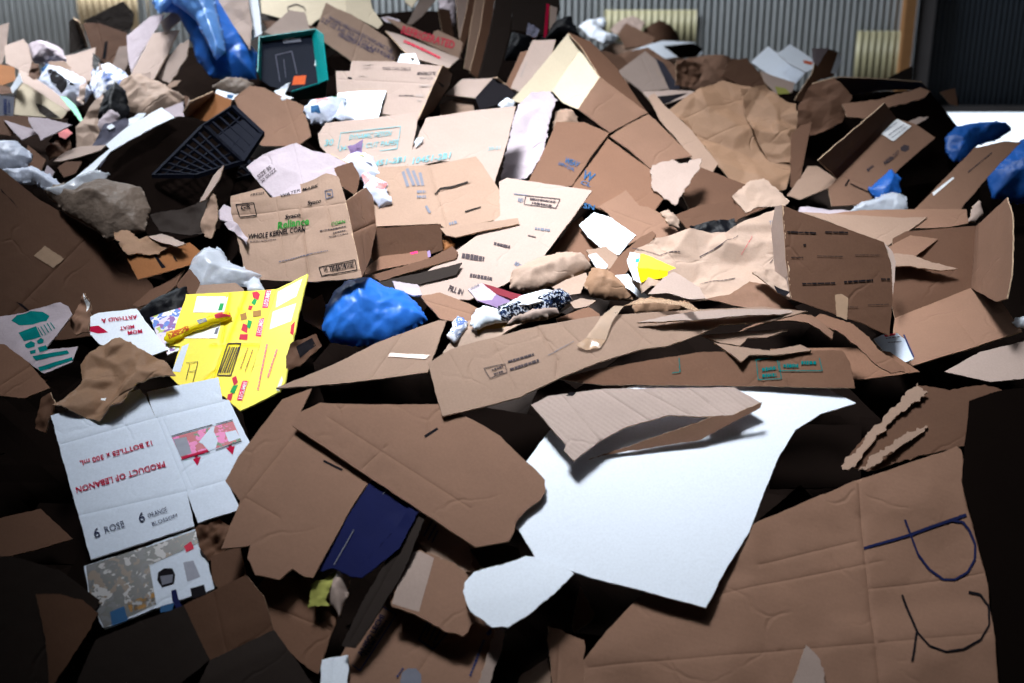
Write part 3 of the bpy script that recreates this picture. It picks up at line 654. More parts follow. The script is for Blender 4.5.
thing('cardboard_box', CB, 'tan carton marked REFRIGERATED in red', P('384,17 400,22 432,36 434,32 438,30 463,43 459,58 430,45 404,32', 'tan', 35, 10, D=3.9, name='upper_flap',
      txt=(('REFRIGERATED', 401, 33.5, 453.5, 49.5, 403, 26.5, 'redink', .02),)),
      P('459,58 398,34 386,30 400,46 412,57 449,67', 'grey', name='lower_panel', hinge=(0, -.03), ink=((404, 41, 422, 49, 3.2, 'redink', 3), (422, 49, 440, 58, 3, 'redink', 3)), over=True))
thing('paper_scrap', WP, 'bright white paper scrap behind the large printed panel', P('396,64 401,54 415,53 420,64 412,66', 'white', 50, 0, D=3.75))
thing('cardboard_box', CB, 'large pale box panel with faint grey print and a brown narrow side', P('336,72 350,72 352,62 392,62 442,66 418,120 385,114 338,108', 'pale', 52, 0, D=3.7, name='main_panel',
      txt=(('MAND CAKE GUBLER', 383, 70.8, 411, 71.2, 383, 68, 'ink', 0), ('MNGHLCX FS', 417, 75.5, 435, 75.5, 418, 72.5, 'ink', .02), ('IMHUMOOX', 420, 79.5, 433, 79.5, 420, 78, 'ink', 0)),
      ink=((362, 66, 374, 65.5, 1, 'paleink', 2), (362, 69, 371, 69, 1, 'paleink', 2), (358, 77, 369, 77, .8, 'paleink', 2), (348, 79, 352, 79.5, 1.6, 'black'), (419, 86, 431, 86, 2.5, 'paleink', 2), (399, 96, 414, 96, 1, 'ink', 2), (416, 96, 424, 96, 3, 'paleink', 2), (417, 101, 421, 101, 2, 'paleink', 2)), cr='338,80,438,84 356,62,352,80'),
      P('418,120 442,66 445,66 452,74 449,86 434,112 422,120', 'brown', name='side_panel', hinge=(0, .06), dec=(('438,82 440,82 445,86 443,88', 'black'),)))
thing('plastic_tray', 'tray', 'teal framed black plastic tray with a red mark, left of centre', P('262,42 312,35 318,84 292,92 270,86 261,80', 'blacktray', 50, -8, D=3.55, name='tray_base', c=.006, dec=(('294,76 306,75 305,84 292,85', 'orangeink'), ('282,40 300,38 302,42 284,44', 'slate'), ('315,60 317,60 317,66 315,66', 'white2')), ink=((276, 56, 280, 82, .8, 'sliver'), (292, 52, 297, 74, .8, 'sliver'), (276, 56, 292, 52, .8, 'sliver'), (284, 60, 286, 78, .6, 'sliver'))),
      P('312,35 262,42 259,37 316,29', 'teal', name='top_rim', hinge=(0, -.02)), P('318,84 312,35 316,29 323,34 328,80', 'teal', name='right_rim', hinge=(0, -.02)), P('292,92 318,84 328,80 325,97 292,101', 'teal', name='lower_rim', hinge=(0, -.03)), P('261,80 262,42 259,37 257,72', 'teal', name='left_rim', hinge=(0, -.02)),
      P('313,35 316,44 323,43 321,33', 'white2', name='sticker', hinge=(0, -.03)))
thing('paper_scrap', WP, 'white torn scrap stuck on the lower edge of the teal tray', P('274,90 290,82 284,94 294,98 282,100', 'white', 50, 0, c=.01, D=3.35))
thing('white_board', B, 'small white board with black edge on the large printed panel', P('338,92 360,90 386,90 378,117 345,120 336,104', 'white', 58, 0, D=3.5, edge='black', t=.012))
thing('crumpled_packaging', WP, 'crumpled coloured white wrapper beside the small white board', P('303,112 310,102 330,98 346,98 340,112 328,124 312,124', 'haze', 55, 0, c=.04, cs=24, puff=.04, D=3.42, dec=(('316,104 326,102 330,108 318,112', 'coral'), ('330,100 338,98 336,104', 'leaf'), ('312,112 320,114 322,120 312,118', 'bluepatch'))))
thing('crumpled_paper', WP, 'blue white film tuft between wrapper and small white board', P('336,118 342,100 348,112 356,120 344,122', 'haze', 50, 0, c=.03, cs=14, puff=.02, D=3.4))
thing('cardboard_box', CB, 'grey topped carton with black open end, back centre', P('445,95 462,79 493,78 475,98', 'grey', 62, 0, D=3.6, name='top_panel', label='light grey top panel'),
      P('475,98 493,78 512,88 516,94 508,102 480,110', 'black', name='open_end', hinge=(0, -.05)), P('493,78 512,88 516,92 504,84 497,78', 'tan', name='rim', hinge=(0, .02)))  # open end is a flat black panel for the shade inside
thing('cardboard_sheet', B, 'tan inner flap in the hollow under the grey topped carton', P('440,104 454,98 472,102 476,112 440,114', 'tan', 45, 0, D=3.6))
thing('crumpled_paper', WP, 'white torn tuft right of the black open end', P('498,104 506,98 514,100 514,108 502,110', 'white', 50, 0, c=.03, puff=.02, D=3.45))
thing('cardboard_sheet', B, 'light board leaning behind the bright box, nearest the planks', P('506,84 516,62 520,52 528,50 522,70 514,92', 'red', 35, -25, D=3.85))
thing('cardboard_sheet', B, 'tall grey tan board leaning between planks and bright box', P('511,88 533,41 556,40 552,54 530,82 522,94', 'grey', 38, -25, D=3.8, dec=(('526,62 528,62 522,78 520,77', 'paleink'),)))
thing('cardboard_box', CB, 'box with light put into its cream side colour, tan front, highest in the back centre',
      P('600,77 578,109 562,102 552,91 581,48', 'cream', 48, -38, D=3.6, name='lit_panel'), P('552,91 581,48 568,33 530,80 512,100 524,105 540,96', 'cream', name='left_flap', hinge=(0, .02)),  # lit sides take a paler board, the shaded inside a darker one
      P('600,77 578,109 610,133 648,113', 'kraft', name='front_panel', hinge=(0, -.02)), P('600,77 648,113 616,68 590,42 568,33 581,48', 'brown', name='inner_panel', hinge=(2, .14)))
thing('open_box', CB, 'carton with a black mouth right of the bright box', P('642,92 670,90 694,91 690,96 666,104 652,104', 'grey', 60, 0, D=3.8, name='rim_panel', dec=(('656,97 688,93 668,103 660,106', 'black'),)),)  # mouth shade painted as a black patch
thing('wrapping_paper', WP, 'broad tan kraft wrapper with two long ridges, back right',
      P('668,108 680,102 722,79 760,88 798,100 796,150 785,192 742,196 716,165 700,138', 'wrap', 50, 5, D=3.55, c=.04, cs=5, rot=30, cr='676,120,760,92 702,138,790,112'))
thing('wrapping_paper', WP, 'brown crumpled wrapper edge behind the dark box cluster', P('740,92 765,84 790,100 798,112 794,160 770,160 752,130', 'wrap', 45, -10, D=3.5, c=.04, cs=5))
thing('cardboard_strip', B, 'curved tan strip running down along the kraft wrapper', P('648,96 654,92 664,104 690,128 718,164 712,173 700,168 676,138 660,120', 'tan', 45, -20, D=3.45, bend=(30, .02)))
thing('cardboard_box', CB, 'tan open flap continuing below the bright box front', P('610,136 628,124 648,114 656,120 692,156 672,160 650,168 630,150', 'kraft', 46, 10, D=3.4, torn=.0006, cr='660,124,688,152'))
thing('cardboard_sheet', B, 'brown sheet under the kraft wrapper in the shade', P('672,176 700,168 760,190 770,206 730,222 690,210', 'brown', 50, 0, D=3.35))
# --- dark box cluster at right
thing('cardboard_sheet', B, 'near-black board standing in for the shaded gap deep in the right cluster', P('800,110 840,90 930,92 968,140 960,180 870,190 800,170', 'gapshade', 40, 10, D=3.9, c=.03))  # stands in for a shaded gap by its near-black colour
thing('cardboard_box', CB, 'brown crushed box with tan rim, left side of the right cluster', P('798,106 812,84 834,78 852,98 842,122 824,132 796,138', 'brown', 38, -15, D=3.6, c=.025, name='front_panel'), P('812,84 834,78 880,80 922,83 928,90 880,92 850,96', 'tan', name='top_rim', hinge=(0, .06)))
thing('torn_cardboard', B, 'tan torn tongue curling across the dark right cluster', P('846,117 842,104 880,100 920,88 930,92 924,98 888,108 868,118', 'kraft', 55, 5, D=3.5, torn=.0015, c=.008))
thing('torn_cardboard', B, 'thin light splinter lying in the dark hollow of the right cluster', P('906,122 920,116 929,116 926,119 914,125', 'pale', 55, 0, D=3.5, torn=.001))
thing('cardboard_sheet', B, 'brown upright edge at the left of the right cluster', P('791,134 800,126 812,122 806,150 798,190 790,186', 'brown', 35, -20, D=3.45))
thing('open_box', CB, 'two sided printed carton with a white label in the right cluster',
      P('837,179 897,119 914,124 935,138 900,168 866,204 832,206 828,188', 'kraft', 48, 5, D=3.4, name='printed_panel', torn=.0004, cr='830,172,862,184',
        ink=((867, 171, 873, 166, 3, 'ink', 1.5), (884, 164, 893, 158, 3, 'ink', 1.6), (850, 184, 868, 192, 1, 'black'), (845, 186, 849, 180, 1.6, 'black')),
        txt=(('NTR-207', 885, 165, 900, 153.5, 883, 162, 'ink', .01),),
        dec=(('900,148 904,145 909,146 909,150 905,152 901,151', 'ink'),), tape=(('879,133 897,119.5 911,127 893,142', 'white2', 'shipping_label', ((884, 132, 897, 123, 1, 'greyprint', 2), (888, 136, 903, 126, 1, 'greyprint', 2), (891, 139, 906, 128, .8, 'greyprint', 2))),)),
      P('897,119 837,179 817,160 884,103', 'brown', name='inner_flap', hinge=(0, -.07)), P('837,179 828,188 800,200 787,196 808,166 817,166', 'tan', name='lower_flap', hinge=(0, -.02)))
thing('plastic_bag', PB, 'smooth bright blue bag by the bright door gap', P('945,138 955,127 980,123 1005,124 1011,131 996,140 978,145 966,160 954,162 946,152', 'blue', 50, 0, c=.02, cs=14, puff=.07, D=3.7))
thing('plastic_bag', PB, 'deep blue bag bulging at the right edge behind the tan board', P('985,172 1004,150 1030,136 1060,140 1060,200 1018,204 992,198', 'blue', 40, 0, c=.03, cs=14, puff=.08, D=3.55))
thing('cardboard_sheet', B, 'tan board with a white scratch leaning at the right edge', P('914,210 975,147 1005,140 1022,141 1000,163 958,212', 'kraft', 50, 5, D=3.35, dec=(('932,193 953,176.5 954.5,178 933.5,196', 'white2'),), ink=((968, 172, 992, 152, .9, 'ink', 3),)))
thing('plastic_bag', PB, 'dark blue bag hiding under the printed carton', P('868,190 890,170 900,178 900,196 880,204', 'blue', 45, 0, c=.03, cs=14, puff=.03, D=3.38))
thing('plastic_sheet', PB, 'crumpled clear plastic below the printed carton', P('846,214 858,206 874,200 890,193 904,196 908,208 900,214 870,216', 'clear', 55, 0, c=.05, cs=27, puff=.04, D=3.3))
thing('paper_scrap', WP, 'lilac white torn strip above the flattened tan boards, right', P('800,206 840,210 872,214 850,218 820,218 798,212', 'lav', 62, 0, c=.01, D=3.3))
# --- middle back left: wads, printed panels
thing('cardboard_box', CB, 'pale panel with turquoise lettering, left of two turquoise printed panels', P('318,134 326,123 372,119 419,113 411,158 404,172 370,180 344,172 320,146', 'pale', 60, 0, D=3.35,
      ink=((341, 134, 401, 128, .7, 'tealink'), (401, 128, 397, 150, .7, 'tealink'), (341, 134, 338, 150, .7, 'tealink'), (380, 152, 397, 150, .7, 'tealink')),
      txt=(('30', 324, 147, 333, 146, 325.5, 141, 'tealink', .02), ('DYNAMIC DESIGN', 349, 141, 391, 137, 350.5, 136, 'tealink', .01), ('24-10451 CUT PAPER', 339, 152, 398, 146, 340.5, 147, 'tealink', .01), ('10451-2B1', 366, 168.5, 405, 163, 367.5, 163, 'tealink', .02))))
thing('cardboard_box', CB, 'pale panel with turquoise number, right of two turquoise printed panels', P('426,118 470,111 516,106 508,140 494,184 474,162 440,160 406,168 412,150', 'pale', 60, 0, D=3.33,
      txt=(('10451-2B1', 412, 163.5, 450, 158, 413.5, 157.5, 'tealink', .02), ('20-01', 488, 151, 500, 150, 488.5, 147.5, 'tealink', 0))))
thing('crumpled_paper', WP, 'small crumpled tissue in the slit between the turquoise printed panels', P('414,142 418,138 424,138 420,144 416,148', 'white', 50, 0, c=.02, puff=.01, D=3.2))
thing('crumpled_sheet', WP, 'pale crumpled sheet hanging right of the turquoise printed panels', P('514,118 518,104 530,94 550,93 558,102 552,112 548,130 544,150 532,172 526,178 500,184 506,150', 'lav', 52, -5, D=3.3, c=.018, cs=6, torn=.0015))
thing('cardboard_roll', 'roll', 'short tan rolled tube end behind the blue lettered sheets', P('552,128 556,112 566,109 574,112 580,128 570,136 558,136', 'tan', 40, 10, D=3.35, puff=.05))
thing('cardboard_sheet', B, 'reddish sheet with blue lettering under the rolled tube', P('528,182 548,142 556,122 584,122 609,133 590,158 572,186 545,188', 'red', 50, 0, D=3.28, txt=(('WEAV', 564, 163, 578, 168, 566, 158, 'bluepatch', .02), ('SHIPW QUAL', 558, 165, 574, 172, 559, 162, 'bluepatch', .01))))
thing('cardboard_sheet', B, 'reddish sheet with a large blue letter W', P('570,190 608,138 652,170 668,192 655,210 640,214 600,210 580,200', 'red', 52, 5, D=3.24, c=.006, txt=(('W', 581, 178, 592, 182, 585, 170, 'bluepatch', .02), ('CL', 580, 184, 590, 187, 582, 180.5, 'bluepatch', .01), ('SN', 583, 209, 594, 211, 584, 204, 'bluepatch', .02))))
thing('cardboard_sheet', B, 'brown sheet with upturned corner right of the blue W', P('598,206 622,192 626,189 640,205 648,206 664,214 680,232 672,236 640,238 628,244 608,212', 'kraft', 56, 0, D=3.15, cr='612,210,650,224'))
thing('torn_cardboard', B, 'light torn flap bent down left of the kraft wrapper', P('652,166 672,160 680,164 702,158 698,172 690,182 675,206 651,188', 'pale', 50, 0, D=3.18, torn=.0015, c=.006))
thing('crumpled_paper', WP, 'small brown crumpled roll right of the upturned corner', P('660,212 668,210 678,218 680,228 670,226', 'wrapl', 50, 0, c=.03, puff=.02, D=3.15))
thing('crumpled_wrapper', WP, 'white printed wrapper with a purple tip on the turquoise lettered panel', P('338,168 348,156 358,152 372,156 378,168 386,178 370,182 352,176', 'haze', 55, 0, c=.04, cs=24, puff=.03, D=3.12, dec=(('348,151 356,148 364,146 362,153 352,156', 'mauve'), ('358,162 364,160 366,164', 'lime'), ('366,170 372,168 374,172', 'sliver'))))
thing('cardboard_box', CB, 'lilac white crumpled box top with black print behind the corn box', P('246,166 262,152 296,141 312,150 330,154 352,166 354,176 344,186 300,196 276,200 262,186', 'lav', 55, -5, D=3.2, c=.012, name='top_panel',
      txt=(('SIZE 35', 259, 180, 272, 169.5, 257, 176, 'ink', .02), ('30 GUZZ', 262, 184, 277, 172, 260.5, 181, 'ink', .02)), cr='293,143,304,190'), P('330,154 352,166 356,178 346,186', 'tan', name='side_flap', hinge=(0, .03), cr='340,170,352,176'))
thing('cardboard_box', CB, 'brown open carton corner behind the pink and blue bag', P('334,168 352,162 360,176 356,196 340,186', 'brown', 40, 15, D=3.12, c=.008))
thing('cardboard_box', CB, 'big flattened box stack top with a blue hand symbol', P('378,168 430,166 476,157 482,164 517,217 446,229 438,224 376,226 372,190', 'tan', 64, 0, D=3.12,
      cr='430,168,448,228,.003 434,194,470,184,.004', ink=((403, 173, 408, 188, 3, 'slate'), (407, 170, 414, 187, 3, 'slate'), (413, 172, 419, 187, 3, 'slate'), (420, 174, 423, 187, 3, 'slate'), (417, 193, 426, 193, 3, 'slate', 2), (417, 198, 426, 198, 3, 'slate', 2), (426, 207, 430, 214, 2.5, 'slate'), (449, 225, 457, 223, 3, 'slate', 2), (435, 196, 440, 190, 1.6, 'dark'), (440, 190, 452, 188, 1.8, 'dark'), (452, 188, 468, 183, 1.4, 'dark'), (465, 213, 474, 210, 1.5, 'dark'), (474, 210, 481, 208, 1.2, 'dark'))))
# underlying large printed sheet
thing('cardboard_sheet', B, 'large pale triangular sheet with a small boxed stamp, centre', P('499,180 507,176 592,191 540,262 505,285 470,300 430,300 400,290 440,262 470,240 500,215', 'pale', 60, 0, D=3.02, w=.006, rot=15,
      ink=((526, 195, 560, 199.5, .7, 'ink'), (560, 199.5, 556, 208.5, .7, 'ink'), (556, 208.5, 524, 204, .7, 'ink'), (524, 204, 526, 195, .7, 'ink'), (530, 198.5, 556, 202.5, 2.2, 'ink', 2), (532, 202.5, 552, 206, 2, 'ink', 2), (514, 193, 528, 195, 1, 'slate'), (518, 199, 523, 200, 5, 'slate', 2),
           (535, 229, 550, 231, 2.6, 'slate', 2.5), (528, 236, 536, 238, .8, 'ink'), (462, 256, 484, 260, 6, 'ink', 3), (494, 244, 510, 248, 3, 'ink', 3), (470, 276, 492, 280, 4, 'ink', 2), (515, 264, 522, 268, 4, 'slate', 2)), txt=(('FILL IN', 448, 291, 462, 296, 450, 286, 'ink', .02),)))
thing('cardboard_sheet', B, 'brown strip below the large triangular sheet', P('420,296 440,292 470,303 486,310 470,322 440,318', 'kraft', 60, 0, D=2.9, cr='424,300,476,314'))
thing('cardboard_sheet', B, 'lower board of the flattened stack seen as a light edge', P('440,229 518,218 519,224 480,232 455,238 446,236', 'tan', 62, 0, D=3.08))
thing('cardboard_box', CB, 'dark brown flap standing below the blue hand symbol', P('372,228 441,224 443,250 430,254 374,262 366,250', 'brown', 22, 4, D=3.05, name='front_flap'))
thing('crumpled_bag', PB, 'orange tan crumpled piece beside the dark flap', P('443,236 450,238 455,246 452,252 443,252', 'orange', 45, 10, puff=.02, c=.01, D=3.0))
thing('cardboard_sheet', B, 'brown board lying on the dark stack with a pink spot', P('366,268 380,256 426,250 430,254 428,260 384,268 364,276', 'red', 55, 0, D=2.98, dec=(('410,252 417,250.5 418,252.5 411,254', 'pink'), ('427,251 430,250 431,256 428,257', 'mauve'))))
thing('cardboard_sheet', B, 'second brown board of the dark stack with a pale right end', P('370,276 430,258 452,246 458,252 456,258 430,266 380,282', 'brown', 55, 0, D=2.95))
thing('cardboard_sheet', B, 'third lowest board of the dark stack above the blue bag', P('360,286 430,270 462,262 456,274 420,284 380,294', 'dark', 50, 0, D=2.93))
# pink blue bag
thing('plastic_bag', PB, 'small pink and pale blue knotted bag beside the hand symbol', P('361,176 366,172 376,178 388,184 386,190 392,204 380,208 370,198 364,186', 'haze', 50, 0, c=.05, cs=27, puff=.03, D=2.98, dec=(('361,176 368,173 374,182 366,186', 'coral'), ('376,186 388,185 384,192 376,194', 'coral'))))
# dark left interior
thing('cardboard_box', CB, 'huge dark brown box side filling the left, with a pale tape square', P('-60,130 0,168 40,200 112,240 152,284 160,300 130,330 60,340 -60,330', 'brown', 34, 18, D=3.1, t=.006, w=.002, cr='8,318,88,236', name='large_box', tape=(('34,256 45,246 64,259 60,263 53,268', 'tape', 'packing_tape'),), dec=(('0,188 18,208 12,200 2,192', 'black'), ('16,302 22,304 32,313 28,312', 'black'))))
thing('plastic_bag', PB, 'grimy grey brown plastic bag slumped over the huge dark box', P('44,192 62,184 80,186 100,178 120,184 142,188 150,210 144,232 120,238 108,240 92,228 70,216 56,204', 'dim', 48, 0, c=.06, cs=17, puff=.05, D=2.98))
thing('plastic_sheet', PB, 'clear plastic frill along the rim of the grimy bag', P('46,190 66,184 76,178 96,172 110,174 98,184 76,192 60,196', 'clear', 55, 0, c=.04, cs=24, puff=.03, D=2.9))
thing('cardboard_sheet', B, 'orange brown panel with two black bars under the torn carton', P('126,256 190,243 201,252 196,264 168,272 138,280', 'orange', 38, 8, D=2.98, dec=(('153,254 156,255 166,268 162,269', 'black'), ('173,256 175,257 178,262 176,262', 'black'))))
thing('torn_cardboard', B, 'crushed torn carton edge hanging below the black film', P('112,232 128,230 138,238 160,236 186,244 168,248 150,254 130,256 122,250', 'wrap', 52, 0, D=2.93, c=.02, torn=.002))
thing('torn_cardboard', B, 'thin white torn strip on the crushed carton', P('148,236 162,233 170,236 186,243 176,246 158,241', 'pale', 60, 0, D=2.9, torn=.001))
thing('cardboard_box', CB, 'brown open box flap in the shade left of the corn box', P('150,216 196,206 206,196 216,212 212,232 190,236 160,232', 'dark', 42, 0, D=2.97, c=.01))
thing('torn_cardboard', B, 'tall narrow cardboard edge standing left of the corn box', P('200,226 208,194 214,194 217,216 212,238 204,236', 'tan', 30, -20, D=2.9, c=.01, torn=.001))
thing('torn_cardboard', B, 'thin white edged sliver pointing up left of the corn box', P('200,202 214,176 224,166 220,180 206,200', 'pale', 40, -25, D=2.95, torn=.0005))
thing('paper_scrap', WP, 'lilac scrap poking from the left side of the corn box', P('216,214 224,204 233,208 236,222 220,220', 'lav', 50, 0, D=2.92))
# corn box
thing('cardboard_box', CB, 'crushed corn box with black and green print, centre left',
      P('231,197 262,188 270,198 301,193 300,184 326,173 338,176 346,201 362,277 318,282 246,279 240,250 232,216', 'tan', 44, 3, D=2.92, name='front_panel', c=.013, cs=11, torn=.0005, rot=8, g=.008,
        cr='276,200,286,276,.002 300,206,309,277,.005 326,202,334,236,.003 350,210,358,230,.003 232,216,345,203,.002',
        txt=(('Sysco', 285, 219.5, 300.5, 217, 285.5, 215.5, 'black', .02), ('Reliance', 277.5, 229.5, 309, 224, 278, 222.5, 'greenink', .03), ('WHOLE KERNEL CORN', 248, 239.5, 305, 231.5, 248.5, 234.5, 'black', .02), ('Sysco', 307.5, 205.5, 321, 202.5, 308, 201.5, 'black', .02), ('FRESH', 251, 197.8, 264, 194.8, 251.2, 195.2, 'black', .01), ('WATER MARK', 280, 198.5, 318, 186.5, 280.5, 195.4, 'black', .01), ('CORN', 331, 226, 345, 223.3, 331.3, 222.8, 'greenink', .02),
             ('GR', 241, 211, 251, 209.3, 241.4, 207.2, 'black', .01)),
        ink=((236.5, 206.5, 254, 204, .9, 'black'), (254, 204, 256.5, 215, .9, 'black'), (256.5, 215, 240, 218, .9, 'black'), (240, 218, 236.5, 206.5, .9, 'black'), (250, 241.8, 276, 239, .9, 'ink', 1.6), (320, 231.5, 346, 226.5, 1.2, 'ink', 1.8), (333, 233, 346, 230.5, 1.2, 'ink', 1.6), (329, 237, 348, 233.5, 1, 'ink', 1.6), (279, 262, 310, 255, 1.2, 'sliver', 2), (310, 255, 328, 251, .8, 'sliver', 2),
             (319, 268, 355, 260, .9, 'black'), (355, 260, 357, 270, .9, 'black'), (357, 270, 322, 277, .9, 'black'), (322, 277, 319, 268, .9, 'black'), (324, 270.5, 328, 269.5, 6, 'black', 1), (330, 269.5, 354, 264.5, 6.5, 'black', 1.1),
             (325, 191, 332, 190, 1, 'sliver'), (332, 190, 333, 197, 1, 'sliver'), (333, 197, 326, 199, 1, 'sliver'), (326, 199, 325, 191, 1, 'sliver'), (327, 194, 331, 195, 2, 'sliver'))),
      P('346,201 362,277 371,258 377,228 373,196 366,187', 'kraft', name='side_panel', hinge=(0, .13), c=.004, cr='354,232,377,222'))
thing('crumpled_paper', WP, 'white torn film hanging on the left edge of the corn box', P('224,222 232,218 248,238 247,246 240,236 230,230', 'lav', 50, 0, c=.02, D=2.88, t=.001))
thing('plastic_sheet', PB, 'crumpled clear plastic bag left of the corn box', P('188,274 192,262 202,252 212,249 224,252 228,262 246,270 262,276 252,284 226,288 202,292 194,284', 'clear', 52, 0, c=.06, cs=22, puff=.06, D=2.86))
thing('plastic_sheet', PB, 'small clear plastic wisp at the foot of the corn box', P('244,284 254,276 262,284 266,292 250,292', 'clear', 52, 0, c=.04, cs=26, puff=.02, D=2.84))
thing('cardboard_sheet', B, 'brown small flap under the clear plastic bag', P('176,284 190,268 200,282 196,300 182,300', 'brown', 48, 0, D=2.84))
thing('cardboard_sheet', B, 'thin brown leaf with white edge left of the yellow box', P('134,306 150,290 172,278 185,270 176,286 156,300 138,308', 'brown', 50, -10, D=2.86, bend=(0, .01)))
thing('plastic_bag', PB, 'black plastic film left of the yellow box', P('136,312 160,296 186,286 190,300 182,320 160,328 142,322', 'blackfilm', 50, 0, c=.03, cs=14, puff=.02, D=2.83))
thing('magazine', 'magazine', 'pink and blue glossy magazine tucked under the yellow box', P('150,318 168,312 182,308 184,350 168,356 158,338', 'comic', 58, 0, D=2.8))
thing('cardboard_sheet', B, 'pale board strip just behind the top of the yellow box', P('196,294 200,286 236,284 244,290 240,296 200,298', 'tan', 58, 0, D=2.8))
thing('plastic_bag', PB, 'large round blue plastic bag below the corn box', P('322,330 326,310 334,294 352,280 372,280 386,288 406,292 418,304 428,320 408,332 388,344 352,346 330,342', 'blue', 50, 0, c=.03, cs=14, puff=.12, D=2.86))
thing('paper_scrap', WP, 'small white paper scrap above the round blue bag', P('392,281 418,285 422,295 414,296 396,290', 'lav', 55, 0, D=2.84))
thing('cardboard_sheet', B, 'dim brown scrap in the gap between yellow box and blue bag', P('300,306 322,294 326,306 322,330 304,320', 'brown', 45, 0, D=2.84))
# middle right crumples
thing('cardboard_sheet', B, 'red brown sheet with pointed top behind the white tilted board', P('543,262 572,222 582,216 600,250 588,262 570,258', 'red', 54, 0, D=3.0))
thing('white_board', B, 'white tilted board right of the large triangular sheet', P('579,226 594,213 610,218 636,236 628,244 619,256 600,248 588,238', 'white', 58, -5, D=2.98))
thing('cardboard_sheet', B, 'tan piece tucked under the white tilted board', P('586,250 606,246 618,256 612,268 600,270', 'tan', 52, 0, D=2.95))
thing('white_board', B, 'little white triangle behind the tan crumpled roll', P('588,256 596,254 608,266 604,272 596,268', 'white', 58, 0, D=2.93))
thing('wrapping_paper', WP, 'rolled light kraft bag lying below the triangular sheet', P('510,290 512,272 538,259 566,253 582,254 592,266 588,272 560,284 530,292', 'wrapl', 55, 0, D=2.9, c=.015, cs=6, puff=.035))
thing('wrapping_paper', WP, 'flat tan lower fold of the rolled kraft bag', P('552,288 566,280 586,272 588,276 580,294 566,296', 'wrapl', 58, 0, D=2.88, c=.008))
thing('crumpled_paper', WP, 'brown crumpled paper knot right of the rolled kraft bag', P('584,284 592,268 606,270 622,280 640,292 634,300 608,300 590,296', 'wrap', 52, 0, D=2.87, c=.05, cs=10, puff=.03))
thing('white_board', B, 'white card corner under the yellow taped crumpled box', P('608,276 628,274 640,290 652,300 644,302 630,290', 'white', 58, 0, D=2.86))
thing('cardboard_sheet', B, 'tan flap with a ragged top behind the long crumpled box', P('732,196 750,180 764,178 790,200 784,206 760,206 746,212', 'wrapl', 50, -5, D=2.98, c=.01, torn=.001))
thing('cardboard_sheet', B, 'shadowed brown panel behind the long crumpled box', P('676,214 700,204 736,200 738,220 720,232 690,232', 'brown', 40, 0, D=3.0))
thing('plastic_sheet', PB, 'blue grey film in the dark gap behind the long crumpled box', P('690,224 734,218 738,226 726,234 700,236', 'blackfilm', 50, 0, c=.02, D=2.96))
thing('cardboard_sheet', B, 'brown end flap at the left of the long crumpled box', P('604,276 618,256 638,238 652,230 656,234 644,250 622,276', 'red', 40, -20, D=2.86))
thing('cardboard_box', CB, 'long crumpled tan box with yellow tape lying across the centre right',
      P('630,256 646,240 656,234 690,232 726,232 760,218 778,206 790,212 796,300 760,304 722,300 700,298 660,288 642,292 632,280', 'wrapl', 56, -3, D=2.82, c=.07, cs=7, name='crumpled_panel', g=.0055,
        ink=((632, 250, 680, 252, .8, 'ink', 5), (700, 254, 722, 246, .9, 'ink', 6), (722, 246, 738, 236, .6, 'ink', 4), (700, 282, 736, 276, .8, 'ink', 5), (770, 262, 782, 252, .8, 'ink', 4), (755, 272, 770, 270, .8, 'ink'), (770, 270, 775, 274, .8, 'ink'), (775, 274, 760, 276, .8, 'ink'), (742, 252, 752, 238, .5, 'redink', 4)),
        txt=(('THIS', 768, 229, 777, 227, 768.2, 225, 'slate', .01),)),)
thing('packing_tape', 'tape', 'bright yellow tape with a white backing on the crumpled box', 
      P('637,268 640,254 644,254 676,268 668,271 660,270', 'yellow', 56, -3, t=.001, name='upper_strip', w=.003), P('668,271 637,268 641,283 646,280 667,278', 'yellow', name='lower_strip', hinge=(0, -.005), t=.001, w=.003),
      P('637,268 640,254 630,252 627,262 634,280 641,284', 'white2', name='backing', hinge=(0, .01), t=.001, w=.003, dec=(('636,259 640,258 639,262 635,263', 'mint'),)))
thing('cardboard_sheet', B, 'bright folded flap beneath the yellow tape', P('648,293 664,276 674,270 700,286 706,297 690,298 668,292', 'pale', 62, 0, D=2.74, c=.006))
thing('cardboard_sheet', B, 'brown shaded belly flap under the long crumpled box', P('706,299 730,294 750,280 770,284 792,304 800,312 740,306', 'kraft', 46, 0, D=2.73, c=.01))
# brown box right with printed lines
thing('cardboard_sheet', B, 'flattened tan board lying above the dark striped box', P('816,216 860,211 966,210 968,224 950,228 905,230 880,240 846,228', 'kraft', 62, 0, D=3.08))
thing('cardboard_sheet', B, 'pointed tan board end lying over the flattened tan board', P('800,212 840,214 900,218 927,218 888,246 880,242 830,222', 'tan', 62, 0, D=2.98))
thing('open_box', CB, 'open box lying on its side at the right, dark inside',
      P('892,240 906,232 976,226 971,288 895,318 890,300', 'brown', 48, -8, D=2.95, name='inner_panel'),
      P('971,288 976,226 984,222 1009,198 1014,214 1015,240 1013,276 1008,299 998,302', 'kraft', name='side_flap', hinge=(0, -.05), w=.006, torn=.0008),
      P('971,288 895,318 892,346 908,368 962,352 1022,332 1002,304', 'kraft', name='lower_flap', hinge=(0, -.08), cr='956,320,985,356', w=.006))
thing('cardboard_sheet', B, 'stubby pale roll ends above the open box at the right', P('968,222 972,206 980,200 984,214 976,222', 'pale', 45, 0, D=2.95, c=.02, puff=.02))
thing('cardboard_sheet', B, 'small square flap folded inside the open box', P('886,248 910,235 938,239 916,256 890,254', 'kraft', 55, 0, D=2.85))
thing('torn_cardboard', B, 'pointed torn tongue inside the open box', P('887,253 912,255 930,262 957,269 940,271 910,266 892,266', 'tan', 60, 0, D=2.8, torn=.0008))
